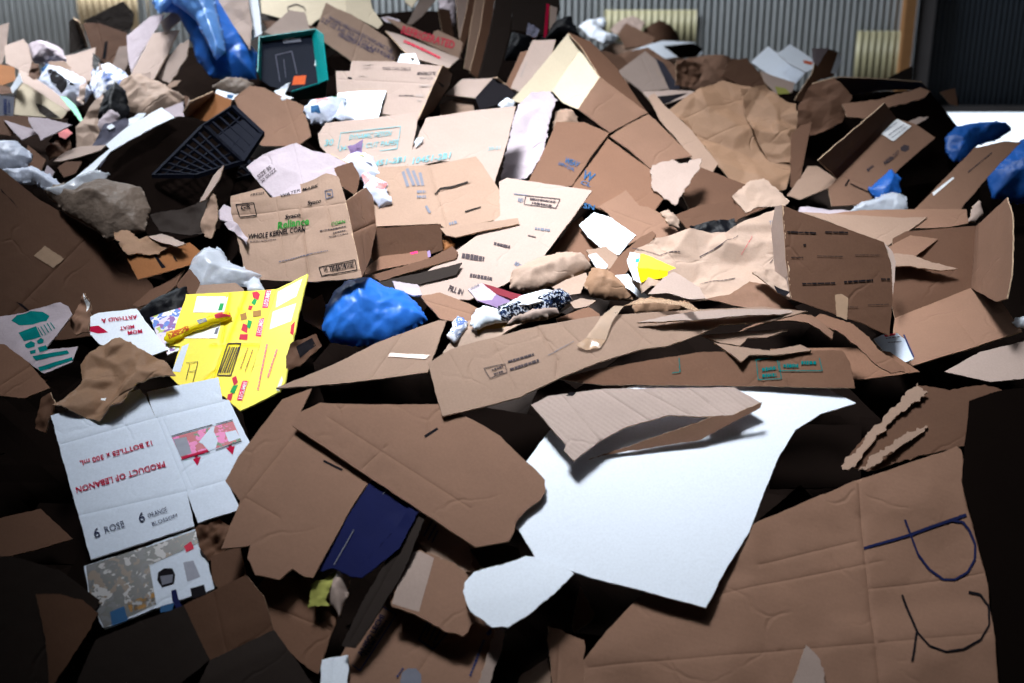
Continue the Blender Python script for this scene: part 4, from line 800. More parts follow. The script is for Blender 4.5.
thing('cardboard_box', CB, 'brown box with rows of dark dashes and a tape patch, right of centre',
      P('782,205 806,214 884,242 891,262 893,300 890,336 860,322 791,299 786,262', 'brown', 26, -4, D=2.72, name='front_panel', rot=3, tape=(('835,295 841,294 848,298 847,320 836,316', 'tape', 'packing_tape'),),
        ink=((787, 232, 816, 233, 1.7, 'black', 5), (825, 232, 848, 232.5, 1.7, 'black', 5), (791, 257.5, 803, 257.5, 1, 'black', 4), (803, 245, 806, 245, 1.6, 'black'), (817, 256, 843, 256.5, .8, 'dark', 4), (855, 255, 880, 255, .8, 'dark', 4), (802, 284, 835, 283, 1.9, 'black', 5), (844, 282, 873, 280, 1.9, 'black', 5), (881, 279, 890, 279, 1.9, 'black', 4), (840, 307, 858, 307, .8, 'dark', 4), (868, 305, 889, 304, .8, 'dark', 4))),
      P('782,205 791,299 787,300 776,284 772,230 776,206', 'pale', name='cut_edge', hinge=(0, .02)))
thing('torn_cardboard', B, 'pale torn rim at the right side of the dashed brown box', P('884,243 893,252 896,262 893,296 891,262', 'pale', 30, -20, D=2.68, torn=.0005))
thing('torn_cardboard', B, 'white faced crushed corner at the left of the dashed brown box', P('752,272 772,268 786,280 790,298 780,292 768,284', 'wrapl', 52, 0, D=2.7, c=.01, dec=(('774,285 790,292 786,296 778,292', 'black'),)))
thing('cardboard_sheet', B, 'dim grey board corner at the right edge under the open box', P('944,372 980,352 1060,332 1060,376 990,382', 'grey', 58, 0, D=2.75))
thing('paper_scrap', WP, 'white scrap at the far right edge beside the lower flap', P('1012,322 1022,316 1040,316 1040,330 1018,328', 'white', 50, 0, D=2.8, puff=.02))
# stack under crumpled box
thing('shipping_label', 'label', 'white label sheet with a blue border sticking out below the dashed box', P('874,338 882,334 898,332 908,340 914,358 900,364 886,352', 'whitebox', 58, 0, D=2.62, ink=((904, 334, 914, 357, 1.6, 'blueink'), (886, 338, 900, 336, 1, 'slate', 2), (888, 342, 902, 341, 1, 'slate', 2)), dec=(('884,334 896,332 896,334 886,336', 'redink'),)))
thing('cardboard_sheet', B, 'brown board lying beneath the curved stack at the right', P('770,350 850,348 890,352 920,372 860,380 790,376', 'red', 60, 0, D=2.7))
# --- foreground left upper
thing('cardboard_box', CB, 'dark carton at the lower left edge below the tape square box', P('-60,346 -10,338 8,352 48,380 30,398 -10,392 -60,380', 'brown', 48, 10, D=2.72))
thing('printed_bag', 'carrier bag', 'grey paper carrier printed with a green oval and bars', P('-40,322 0,316 60,302 68,306 72,314 56,336 44,350 78,346 72,362 44,373 12,352 -40,345', 'lav', 50, 5, D=2.66, c=.014, cs=6, name='bag',
      dec=(('11,320 16,314 30,310 42,311 49,315 46,320 32,324 18,324', 'deepteal'), ('18,332 36,326 41,337 24,341', 'deepteal'), ('25,345 31,341 35,343 35,347 29,349 26,348', 'deepteal'), ('37,341 41,338 44,340 43,343 38,344', 'deepteal'), ('30,352 36,350 36,354 31,355', 'deepteal'), ('38,348 46,345 48,350 40,353', 'deepteal'), ('33,357 67,350 69,353 36,361', 'deepteal'), ('38,367 72,357 73,360 40,371', 'deepteal')),
      ink=((38, 328, 43, 336, 1, 'deepteal'), (41, 327, 46, 335, 1, 'deepteal'), (44, 325, 49, 333, 1, 'deepteal'), (47, 323, 52, 331, 1, 'deepteal'), (50, 322, 55, 329, 1, 'deepteal'))))
thing('torn_cardboard', B, 'brown twisted scrap with a white corner standing beside the printed carrier', P('70,322 80,300 84,292 91,304 90,332 78,336 72,330', 'kraft', 40, -10, D=2.66, c=.02, torn=.001, dec=(('83,293 91,304 87,312', 'white2'),)))
thing('printed_card', 'card', 'white card with upside down red lettering on the left', P('90,316 98,312 136,308 168,350 150,356 100,344 90,334', 'white', 58, 0, D=2.68, torn=.0004,
      txt=(('ARTHRID A', 137, 315, 101, 318.8, 137.6, 318.6, 'crimson', .02), ('MEAT', 134, 325, 119.5, 327, 134.6, 328.3, 'crimson', .02), ('MOM', 142, 329.5, 127.5, 331.3, 142.6, 333, 'crimson', .02)), dec=(('90,326 98,325 104,329 108,332 98,333 90,331', 'crimson'),)))
thing('cardboard_box', CB, 'flattened bright yellow printed box, left of centre',
      P('186,294 277,289 240,411 224,396 178,384 170,376 180,346 169,345', 'yellow', 58, 3, D=2.72, name='main_panel', cr='212,344,262,344 246,291,207,392 229,291,221,345',
        dec=(('197,296 228,296 224,312 193,312', 'white2'), ('203,326 221,322 217,338 184,338', 'white2'), ('220,303 224,303 222,310 218,310', 'leaf'), ('216,328 219,327 217,334 214,334', 'slate'), ('172,371 182,346 189,343 180,372', 'whitebox'),
             ('265.5,290 271.5,290 268,308 262,308', 'pink'), ('259.5,319 264.5,318 261,337 255.5,336', 'pink'), ('242.5,381 248,381 242,401 237,400', 'pink'),
             ('252,292 257,291 260,294 258,300 253,297', 'redink'), ('254,298 257,300 255,305 251,303', 'leaf'), ('249,305 253,306 251,310 248,309', 'redink'), ('248,320 252,321 250,329 247,327', 'leaf'), ('243,323 248,325 247,333 241,330', 'redink'), ('240,334 248,334 247,340 239,339', 'redink'), ('232,378 236,376 238,382 234,386', 'redink'), ('233,386 238,385 234,394 230,392', 'leaf'), ('228,394 233,393 231,401 227,399', 'redink'),
             ('240,314 246,312 247,319 241,320', 'sand'), ('253,311 261,310 261,316 253,317', 'sand')),
        ink=((228, 343.5, 241, 343.5, 1, 'ink'), (241, 343.5, 231, 375.5, 1, 'ink'), (231, 375.5, 217.5, 375.5, 1, 'ink'), (217.5, 375.5, 228, 343.5, 1, 'ink'), (230, 347, 220, 373, 1.2, 'ink'), (232.5, 347, 222.5, 373, .7, 'ink'), (234.5, 347, 224.5, 373, 1.2, 'ink'), (237, 347, 227, 373, 1, 'ink'), (239, 347, 229, 373, .8, 'ink'), (248, 348, 240, 370, 1, 'sand', 2), (253, 350, 245, 372, 1, 'sand', 2), (186, 363, 198, 362, .5, 'ink'), (198, 362, 193, 382, .5, 'ink'), (190, 364, 186, 380, .5, 'ink'), (189, 372, 196, 371, .5, 'ink')),
        txt=(('LEGUMES', 267.5, 307, 271.2, 291.5, 263.5, 306.5, 'white2', .01), ('LEGUMES', 261, 335.5, 264, 320, 257, 335, 'white2', .01), ('LEGUMES', 242, 399.5, 247.5, 383, 238.5, 399, 'white2', .01))),
      P('240,411 277,289 308,274 297,324 285,380 279,391', 'yel2', name='side_flap', hinge=(0, -.03), dec=(('278,292 303,279 297,297 276,308', 'white2'), ('273,312 297,304 292,322 270,330', 'white2'), ('292,326 296,322 294,336 291,334', 'redink'), ('283,380 279,391 276,390 282,376', 'white2')),
        ink=((268, 345, 258, 390, 2, 'coral', 3), (278, 350, 268, 378, 2, 'coral', 3))))
thing('twisted_wrapper', 'wrapper', 'twisted red and yellow candy wrapper on the yellow box', P('164,340 168,331 180,329 200,322 216,314 230,312 232,318 220,322 205,328 186,334 172,343', 'yellow', 58, 3, D=2.62, c=.02, cs=16, puff=.015, g=.005, dec=(('168,336 188,327 190,331 170,341', 'orangeink'), ('214,315 230,313 231,318 216,321', 'redink'), ('197,322 206,319 208,324 200,327', 'greyprint'))))
thing('cardboard_box', CB, 'crushed tan carton corner with a dark mouth right of the yellow box', P('286,356 290,344 316,334 322,346 300,366 286,370', 'brown', 40, 10, D=2.74, c=.01, dec=(('296,346 312,338 316,346 300,358', 'black'),)))  # dark mouth is a black patch in place of shade
thing('cardboard_sheet', B, 'brown flap in front of the printed carrier at the left edge', P('-50,340 4,344 28,362 50,388 24,398 -50,388', 'red', 46, 12, D=2.56, c=.008, cr='0,385,30,366'))
thing('cardboard_sheet', B, 'dim folded edges hanging at the left end of the white box', P('34,428 42,398 50,392 56,404 48,420 44,432', 'brown', 35, -20, D=2.52, c=.01))
thing('cardboard_box', CB, 'flattened white box printed product of Lebanon in red',
      P('51,416 100,402 140,389 146,397 155.5,417 147,392 218,377 222,399 229,400 250,443 240,466 226,481 241,510 198,524 187,493 194.5,527 91,560', 'whitebox', 58, 6, D=2.44, w=.003, cr='53,447,156,418 157,418,228,400 75,517,186,492 187,492,226,481 157,418,187,492 162,417,193,490 106,402,107,404',
        txt=(('PRODUCT OF LEBANON', 164.5, 462.5, 76, 488.8, 166, 467.8, 'crimson', .02), ('12 BOTTLES x 300 mL', 151.8, 441.8, 80, 462.5, 153, 446.3, 'crimson', .02),
             ('6', 95, 539.5, 101, 537.5, 93.3, 530.5, 'pen', 0), ('ROSE', 106, 534.5, 125.5, 528, 104.3, 528.3, 'pen', 0), ('6', 140, 524, 146, 522, 138.2, 515, 'pen', 0), ('ORANGE', 149, 519.5, 168, 513, 147.6, 515, 'pen', 0), ('BLOSSOM', 153, 527.5, 178, 518.5, 152, 523.8, 'pen', 0)),
        dec=(('172,438 213,427 233,421.5 241.5,441 182,460', 'rose'), ('173.5,440 186.6,437.5 192,454 180.5,457.5', 'greyprint'), ('182,458 208,450 209,452.5 182,460.5', 'crimson'), ('199,443 211,428 215,427 214,432 218,441 216,449 209,452 203,445', 'whitebox'), ('222,424.5 231,423 233,427 224,429.5', 'greyprint'), ('225,433 236,430.5 240.5,438.5 229,442.5', 'whitebox'),
             ('193,460 195.5,459.2 194.7,456.8 197.5,456 198.3,458.4 201,457.6 197.6,466.5', 'crimson'), ('226.5,449 229,448.2 228.2,445.8 231.5,445 232.3,447.4 235,446.6 232.8,455.5', 'crimson')),
        ink=((172, 437, 212.5, 425.5, .8, 'black'), (216, 425, 233, 420.5, .8, 'black'), (181.5, 461.3, 210, 453, .8, 'black'), (216, 451, 242, 442, .8, 'black'))))
thing('wrapping_paper', WP, 'crumpled brown paper bag lying over the white box, left', P('58,400 80,382 78,360 96,342 118,334 128,340 146,352 162,356 176,376 150,382 138,388 124,404 98,420 74,412 52,404', 'wrap', 52, 0, D=2.55, c=.045, cs=7, g=.004, torn=.0006, dec=(('99,395 104,394 103,397 99,397', 'white2'),)))
thing('magazine', 'magazine', 'glossy magazine spread with grey tool pictures under the white box', P('84,566 140,548 196,528 206,556 214,588 160,606 104,628 90,600', 'whitebox', 55, 5, D=2.36, t=.008,
      dec=(('86,566 146,546 156,604 104,628 90,600', 'mag'), ('144,548 196,530 198,543 147,566', 'mag'), ('158,572 164,568 172,568 175,574 174,583 162,587 157,580', 'black'), ('160,576 173,574 172,582 162,585', 'slate'), ('183,562 193,560 200,576 187,581', 'greyprint'), ('190,588 204,584 206,594 192,598', 'black'), ('171,590 176,589 178,598 182,606 176,608 172,600', 'navy'), ('110,612 124,606 128,620 112,626', 'bluepatch'), ('126,603 154,592 156,604 130,612', 'sand'), ('160,606 174,602 172,610 160,612', 'bluepatch'), ('184,546 191,541 194,548 186,552', 'redink'))), push=0.05)
# --- foreground bottom: back to front
thing('cardboard_sheet', B, 'big flattened sheet with blue framed print at the bottom centre', P('400,534 424,512 470,545 500,560 520,600 500,625 492,650 478,720 300,720 338,660 372,600', 'kraft', 58, -5, D=2.32, w=.006, rot=-25, cr='415,605,372,655 450,625,405,690',
      ink=((382, 607, 396.5, 615, 1.1, 'blueink'), (396.5, 615, 360, 671, 1.1, 'blueink'), (360, 671, 352, 665, 1.1, 'blueink'), (430, 619, 419, 640, 1.4, 'blueink'), (419, 640, 433, 649, 1.4, 'blueink'), (433, 649, 448, 632, 1.4, 'blueink'), (431, 624, 425, 638, 2, 'blueink', 1.5), (436, 627, 429, 641, 2, 'blueink', 1.5), (441, 630, 433, 644, 2, 'blueink', 1.5), (484, 640, 470, 676, 2.5, 'blueink', 2), (397, 677, 403, 668, 2, 'blueink', 1.5)),
      dec=(('402,672 408,668 416,668 421,674 421,683 416,690 406,690 400,682', 'slate'), ('486,633 491,628 492,633 488,636', 'blueink')), txt=(('ANISQ LECHI', 362, 657, 385, 617, 357, 655, 'pen', .02), ('TERMI NOSH', 367, 657, 388, 622, 364, 656, 'pen', .01))), push=0.05)
thing('cardboard_sheet', B, 'corrugated torn edge leaning right of the blue framed sheet', P('476,690 488,652 494,630 506,630 498,660 488,690', 'pale', 45, 20, D=2.137, torn=.001, rot=60))
thing('torn_cardboard', B, 'dark patterned scrap under the curved brown sheet, bottom centre', P('470,550 500,545 518,548 522,570 495,572 480,566', 'dark', 50, 0, D=2.185))
thing('cardboard_sheet', B, 'brown torn flap with blue print under the curved brown sheet', P('417,530 424,518 432,514 452,530 470,548 474,572 462,572 446,562 430,556 418,540', 'tan', 54, 0, D=2.28, torn=.0012, c=.01, ink=((424, 536, 432, 520, 2, 'blueink', 1.6), (428, 540, 436, 524, 2, 'blueink', 1.6), (432, 542, 438, 530, 1.6, 'blueink', 1.6))), push=0.01)
thing('cardboard_sheet', B, 'light torn liner piece with a brown half, bottom centre', P('410,551 420,550 436,556 454,562 468,576 475,600 474,622 464,636 446,632 418,616 391,605 396,586', 'kraft', 56, 0, D=2.24, c=.006, torn=.001, dec=(('410,552 420,551 434,558 428,580 419,612 392,604 397,586', 'pale'),)), push=0.01)
thing('cardboard_sheet', B, 'dark narrow board lying between navy box and blue framed sheet', P('342,646 362,604 392,552 414,516 428,512 404,572 380,612 356,648', 'dark', 50, -10, D=2.185, cr='352,640,404,546'))
thing('cardboard_sheet', B, 'grey stained board in shade at the bottom left of centre', P('250,594 268,574 330,582 345,600 338,616 318,674 298,660 270,630', 'red', 42, 0, D=2.185, w=.005, cr='270,606,334,632'))
thing('crumpled_paper', WP, 'reddish grey crumpled wrap below the navy box', P('322,590 338,570 350,580 346,600 340,618 332,606', 'grey', 50, 0, D=2.156, c=.03, puff=.02))
thing('tissue_paper', WP, 'dull yellow tissue scrap below the navy box', P('311,586 322,580 336,572 332,586 326,600 330,606 316,606 308,608', 'lime', 50, 0, D=2.128, c=.012, t=.001, torn=.0012))
thing('paper_scrap', WP, 'white folded paper at the bottom edge left of the blue framed sheet', P('318,720 322,660 348,655 349,668 344,720', 'white', 52, 0, D=2.2, cr='334,658,332,690'))
thing('crumpled_wrap', B, 'brown crumpled leaf in shade below the white box', P('196,530 220,520 236,528 226,552 208,560 200,548', 'brown', 50, 0, D=2.36, c=.03, cs=10))
thing('cardboard_sheet', B, 'dim ribbed board in the gap left of the torn sheet', P('210,556 240,546 246,580 220,592 212,580', 'brown', 45, 0, D=2.32))
# dark lower left
thing('cardboard_sheet', B, 'dim grey brown flap in the dark lower left', P('-40,546 -10,520 40,508 72,538 40,548 2,558 -40,566', 'brown', 50, 8, D=2.45))
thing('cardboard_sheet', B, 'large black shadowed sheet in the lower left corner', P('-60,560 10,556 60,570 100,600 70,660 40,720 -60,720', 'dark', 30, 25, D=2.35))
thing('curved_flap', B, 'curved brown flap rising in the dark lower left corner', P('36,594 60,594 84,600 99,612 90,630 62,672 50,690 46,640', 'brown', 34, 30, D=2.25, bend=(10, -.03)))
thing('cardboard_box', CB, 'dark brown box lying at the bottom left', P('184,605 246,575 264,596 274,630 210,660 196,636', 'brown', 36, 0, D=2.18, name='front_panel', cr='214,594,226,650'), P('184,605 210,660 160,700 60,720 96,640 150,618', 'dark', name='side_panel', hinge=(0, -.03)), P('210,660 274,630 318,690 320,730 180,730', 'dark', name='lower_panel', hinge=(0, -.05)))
# torn pair of sheets
thing('printed_carton', CB, 'navy blue flat carton under the curved brown sheets', P('373,477 416,498 396,528 352,577 334,568 313,572', 'navy', 50, -4, D=2.3, name='top_panel', ink=((354, 530, 334, 565, .9, 'slate'), (388, 488, 383, 494, .8, 'slate'))), P('352,577 396,528 416,498 424,502 400,548 362,578', 'navy', name='side_panel', hinge=(0, .03)), push=0)
thing('cardboard_sheet', B, 'brown die cut sheet with a curved lower edge and a black slot mark', P('282,399 312,388 300,412 320,440 373,476 350,510 313,577 305,576 292,568 279,579 255,574 247,557 250,545 221,548 240,500 225,480 238,456', 'kraft', 53, 2, D=2.38, rot=-30, w=.004, cr='296,432,238,505 246,497,278,516', dec=(('324,459.5 343,469 341.5,471 323,461.5', 'black'),)))
thing('torn_cardboard', B, 'dark split flap standing in the gap right of the white scrap', P('572,624 580,586 595,614 588,624 574,632', 'brown', 40, 0, D=2.25))
thing('torn_cardboard', B, 'brown upright stub at the bottom between gap and big box', P('548,626 556,628 584,640 584,683 580,720 556,720 550,660', 'kraft', 38, 10, D=2.15, c=.008, torn=.0008, cr='560,632,556,700'))
thing('torn_cardboard', B, 'light corner of board at the bottom edge left of the stub', P('505,720 520,676 548,658 556,720', 'tan', 52, 0, D=2.14))
# big box bottom right
thing('torn_cardboard', B, 'dark folded sheet above the big box, its upper side in shade', P('842,466 862,440 900,404 918,385 950,390 985,384 1024,396 990,440 914,458 868,472', 'brown', 44, -15, D=2.36, torn=.001))
thing('torn_cardboard', B, 'ragged pale edge strip on the dark folded sheet', P('841,466 870,432 892,408 918,384 928,393 900,414 876,438 856,466 846,470', 'tan', 50, -25, D=2.3, torn=.002))
thing('torn_cardboard', B, 'second ragged strip lying lower on the dark folded sheet', P('858,470 880,450 906,434 928,426 912,440 888,454 866,470', 'tan', 52, -10, D=2.3, torn=.0018))
thing('cardboard_box', CB, 'big crumpled box with a hand drawn P at the bottom right',
      P('584,720 584,660 600,640 636,600 700,560 760,522 850,482 914,462 955,448 960,452 975,520 990,590 1000,720', 'kraft', 48, 0, D=2.2, name='top_panel', c=.03, cs=3.6, rot=75, g=.012,
        cr='858,470,882,720,.003 590,668,780,652 780,652,1000,632 700,600,880,560 760,566,855,540 870,588,985,572',
        ink=((865, 547, 912, 533, 2.7, 'pen'), (912, 533, 966, 515, 3.0, 'pen'), (905.5, 519, 912, 533, 1.9, 'pen'), (912, 533, 920, 552, 1.9, 'pen'), (920, 552, 932, 567, 2.2, 'pen'), (932, 567, 946, 577, 2.2, 'pen'), (946, 577, 958, 577, 2.2, 'pen'), (958, 577, 970, 570, 2.2, 'pen'), (970, 570, 976, 558, 2.2, 'pen'), (976, 558, 976, 544, 2.2, 'pen'), (976, 544, 970, 530, 2.2, 'pen'), (970, 530, 963, 522, 2.2, 'pen'), (963, 522, 952, 520, 2.2, 'pen'),
             (904, 593, 911, 614, 2.4, 'black'), (911, 614, 917, 633, 2.4, 'black'), (917, 633, 928, 647, 2.0, 'black'), (928, 647, 944, 653, 2.0, 'black'), (944, 653, 962, 650, 2.0, 'black'), (962, 650, 980, 640, 2.0, 'black'), (980, 640, 989, 625, 2.0, 'black'), (989, 625, 990, 605, 2.0, 'black'), (990, 605, 982, 593, 2.0, 'black'), (982, 593, 971, 590, 2.4, 'black'), (916, 633, 910, 663, 2.2, 'black'))))
thing('torn_cardboard', B, 'small light torn corner at the bottom edge of the big box', P('782,720 800,662 806,644 816,654 824,668 826,720', 'pale', 48, 0, D=2.0, torn=.0008, c=.006))
thing('cardboard_sheet', B, 'board with shade in its near-black colour beyond the big box on the right', P('962,480 970,400 1000,390 1080,380 1080,720 1002,720 990,590', 'gapshade', 40, -10, D=2.4))  # near-black colour carries the shade at this edge
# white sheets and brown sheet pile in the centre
thing('cardboard_sheet', B, 'near-black board standing in for shade in the hollow left of the white sheet', P('420,410 470,405 560,420 560,470 520,460 460,440', 'gapshade', 50, 0, D=2.55))  # board colour replaces the shade of this hollow
thing('white_board', B, 'large plain white board sloping in the centre foreground', P('523,464 548,431 575,402 640,384 740,380 830,386 858,399 822,411 796,428 778,458 764,492 750,530 730,562 706,607 650,592 598,578 537,558 526,540 512,517 524,510 532,500 530,484', 'white', 54, 0, D=2.42, w=.003, t=.004, bend=(0, -.01)))
thing('paper_sheet', WP, 'torn white paper piece beside the large white sheet', P('463,592 466,582 476,572 500,566 526,556 548,560 574,574 556,592 530,614 508,628 492,628 470,612', 'white', 55, 0, D=2.27, c=.006, torn=.0006))
thing('cardboard_sheet', B, 'curved brown sheet with a black slot mark, upper of the die cut pair', P('292,425 298,412 320,402 380,404 440,404 480,424 500,436 522,458 536,470 545,480 545,492 540,500 526,510 516,522 514,532 509,541 476,547 462,538 380,484', 'kraft', 51, 0, D=2.38, rot=-30, w=.004, cr='330,418,470,508 384,448,362,468', dec=(('424,435.5 437,427.5 438.5,429.5 425.5,438', 'black'),)))
thing('fluted_sheet', B, 'ribbed folded cardboard sheet lying on the white board', P('531,404 548,395 600,388 735,386 762,402 732,415 716,416 668,414 626,426 600,440 574,460 564,450 566,444', 'fluted', 55, 0, D=2.38, name='ribbed_panel', w=.004, rot=50, cr='560,392,600,440,.002 600,388,650,420,.002 640,388,690,414,.002 690,388,724,414,.002', dec=(('566,395 570,391 576,392 573,395', 'black'),), torn=.0004),
      P('732,415 716,416 588,460 600,456 700,440 760,408 762,402', 'kraft', name='lower_fold', hinge=(0, -.015)))
thing('cardboard_sheet', B, 'long brown board with a small printed green frame above the white board', P('555,378 600,368 700,352 842,350 850,362 855,388 740,386 600,384', 'red', 38, 0, D=2.42,
      ink=((756, 360, 772, 358, .9, 'deepteal'), (756, 360, 758, 380, .9, 'deepteal'), (758, 380, 781, 379, .9, 'deepteal'), (781, 379, 779, 362, .9, 'deepteal'), (762, 370, 776, 368, 4, 'deepteal', 2), (762, 376, 776, 375, 4, 'deepteal', 2), (777, 360, 779, 371, .9, 'deepteal'), (779, 371, 822, 371, .9, 'deepteal'), (822, 371, 819, 358, .9, 'deepteal'), (783, 366, 798, 366, 4, 'deepteal', 2), (801, 363, 816, 363, 4, 'deepteal', 2), (672, 373, 680, 372, .9, 'deepteal'), (680, 372, 679, 358, .9, 'deepteal')), cr='760,356,764,384'))
thing('torn_cardboard', B, 'lower of two curled tan tongues in the dark of the curved stack', P('714,342 740,346 770,350 800,344 812,350 780,354 750,354 741,361 735,356', 'tan', 60, 0, D=2.42, w=.006))
thing('torn_cardboard', B, 'upper of two curled tan tongues in the dark of the curved stack', P('702,336 740,332 788,330 766,338 748,338 740,346 720,343', 'tan', 60, 0, D=2.4, w=.006))
thing('cardboard_sheet', B, 'reddish crushed board arching from the curved stack down to the label', P('806,322 820,314 850,322 868,336 880,350 904,366 905,371 890,372 876,364 858,346 836,330', 'red', 48, -10, D=2.45, c=.008, torn=.0008))
thing('cardboard_sheet', B, 'bent top board of the curved stack, drooping right', P('738,320 780,314 812,314 836,326 834,334 808,322 770,319', 'kraft', 58, 0, D=2.42, bend=(0, -.03)))
# sheets in the centre
thing('cardboard_sheet', B, 'tan sheet propped over the gap left of the long printed board', P('276,388 330,366 380,342 438,322 447,322 438,346 428,374 372,380 336,384 312,386', 'tan', 58, 0, D=2.5, w=.005, cr='402,336,372,378', tape=(('391,354 430,357 426,361 388,358', 'tape', 'packing_tape'),)))
thing('crumpled_wrap', WP, 'brown oily kraft paper lining under the black printed wrapper', P('442,352 462,326 480,318 520,320 545,306 568,300 560,312 520,326 492,342 462,352', 'wrapl', 56, 0, D=2.52, c=.02, cs=9, g=.007, dec=(('476,330 486,322 500,321 512,323 504,328 486,332 478,338', 'sand'),)))
thing('printed_card', 'card', 'lilac and dark pink folded card above the black printed wrapper', P('468,288 482,283 496,294 492,300 478,300', 'lav', 58, 0, D=2.78, name='pale_flap', txt=(('ABA', 470, 289, 479, 285.5, 470.5, 286.5, 'slate', 0),)), P('496,294 482,283 510,293 530,298 520,304', 'maroon', name='red_edge', hinge=(0, .01)), P('492,300 496,294 520,304 500,308 478,300', 'mauve', name='mauve_panel', hinge=(0, -.005)))
thing('crumpled_wrapper', 'wrapper', 'black and white printed crumpled wrapper across the centre', P('500,306 540,294 560,290 570,296 574,304 560,312 530,316 508,322 494,322', 'foil', 55, 0, D=2.6, c=.04, cs=14, puff=.03))
thing('paper_roll', 'roll', 'pale rolled paper strip tucked before the black wrapper', P('506,326 512,318 540,310 556,308 560,314 530,322', 'pale', 52, 0, D=2.52, puff=.02))
thing('crumpled_paper', WP, 'white crumpled paper ball left of the black wrapper', P('470,324 476,310 486,306 498,310 502,322 486,326 476,330', 'white', 55, 0, D=2.55, c=.03, cs=14, puff=.03))
thing('crumpled_paper', WP, 'white blue film tuft between the propped sheet and the paper ball', P('448,338 452,322 458,316 468,322 464,332 454,344', 'news', 50, 0, D=2.5, c=.03, puff=.02))
thing('white_board', B, 'white streaked wrapper strip along the top of the black wrapper', P('502,306 520,296 545,289 562,291 556,297 530,304', 'white', 58, 0, D=2.55, c=.008))
thing('torn_cardboard', B, 'tan scrap pointing right from the end of the black wrapper', P('570,302 580,298 596,300 588,306 574,308', 'wrapl', 58, 0, D=2.55))
thing('crumpled_wrap', WP, 'brown roll of paper lying above the long printed board', P('632,306 640,300 660,298 676,302 690,304 686,310 660,314 636,314', 'wrap', 52, 0, D=2.58, c=.02, cs=10, puff=.03))
thing('cardboard_sheet', B, 'reddish strip peeking above the left half of the long printed board', P('556,318 588,306 600,314 596,324 560,326', 'red', 60, 0, D=2.58))
thing('cardboard_box', CB, 'long creased brown board with small grey print across the centre',
      P('428,364 452,350 500,336 540,326 588,318 640,314 700,310 760,306 808,310 770,320 720,324 700,334 668,346 640,350 600,362 560,378 520,398 443,418 436,396', 'tan', 56, -4, D=2.5, w=.006, c=.004, cs=8, rot=20, name='flattened_box',
        cr='494,344,514,386,.002 538,328,558,360,.003 558,360,556,376,.003 564,328,594,356,.002 450,356,466,384,.0015 620,318,650,344,.002',
        ink=((508, 363, 534, 355, 2.4, 'ink', 3), (510, 371, 539, 361, 3, 'ink', 3), (484, 370, 505, 365, .7, 'ink'), (505, 365, 507, 374, .7, 'ink'), (507, 374, 490, 380, .7, 'ink'), (490, 380, 484, 370, .7, 'ink'), (492, 372, 503, 368, 2, 'ink', 2), (494, 376, 503, 373, 2, 'ink', 2), (548, 356, 574, 342, .6, 'slate', 5))))
thing('cardboard_sheet', B, 'upper board of the curved stack, long and thin with pointed left end', P('638,318 690,312 760,308 800,306 780,312 740,316 700,320 664,320', 'grey', 62, 0, D=2.42, bend=(0, -.015)))
thing('tape_strip', 'tape', 'translucent brown tape ribbon looping over the long printed board', P('576,346 586,338 606,340 600,348 586,350', 'tape', 58, 0, D=2.36, name='tape_end', t=.001, c=.01), P('586,338 606,340 612,322 624,306 614,306 600,318 592,330', 'tape', name='ribbon', hinge=(0, .02), t=.001), P('612,308 624,306 640,298 668,300 690,304 700,312 694,312 680,306 656,303 634,304', 'tape', name='loop', hinge=(1, .02), t=.001, label='thin curled end of the tape'))
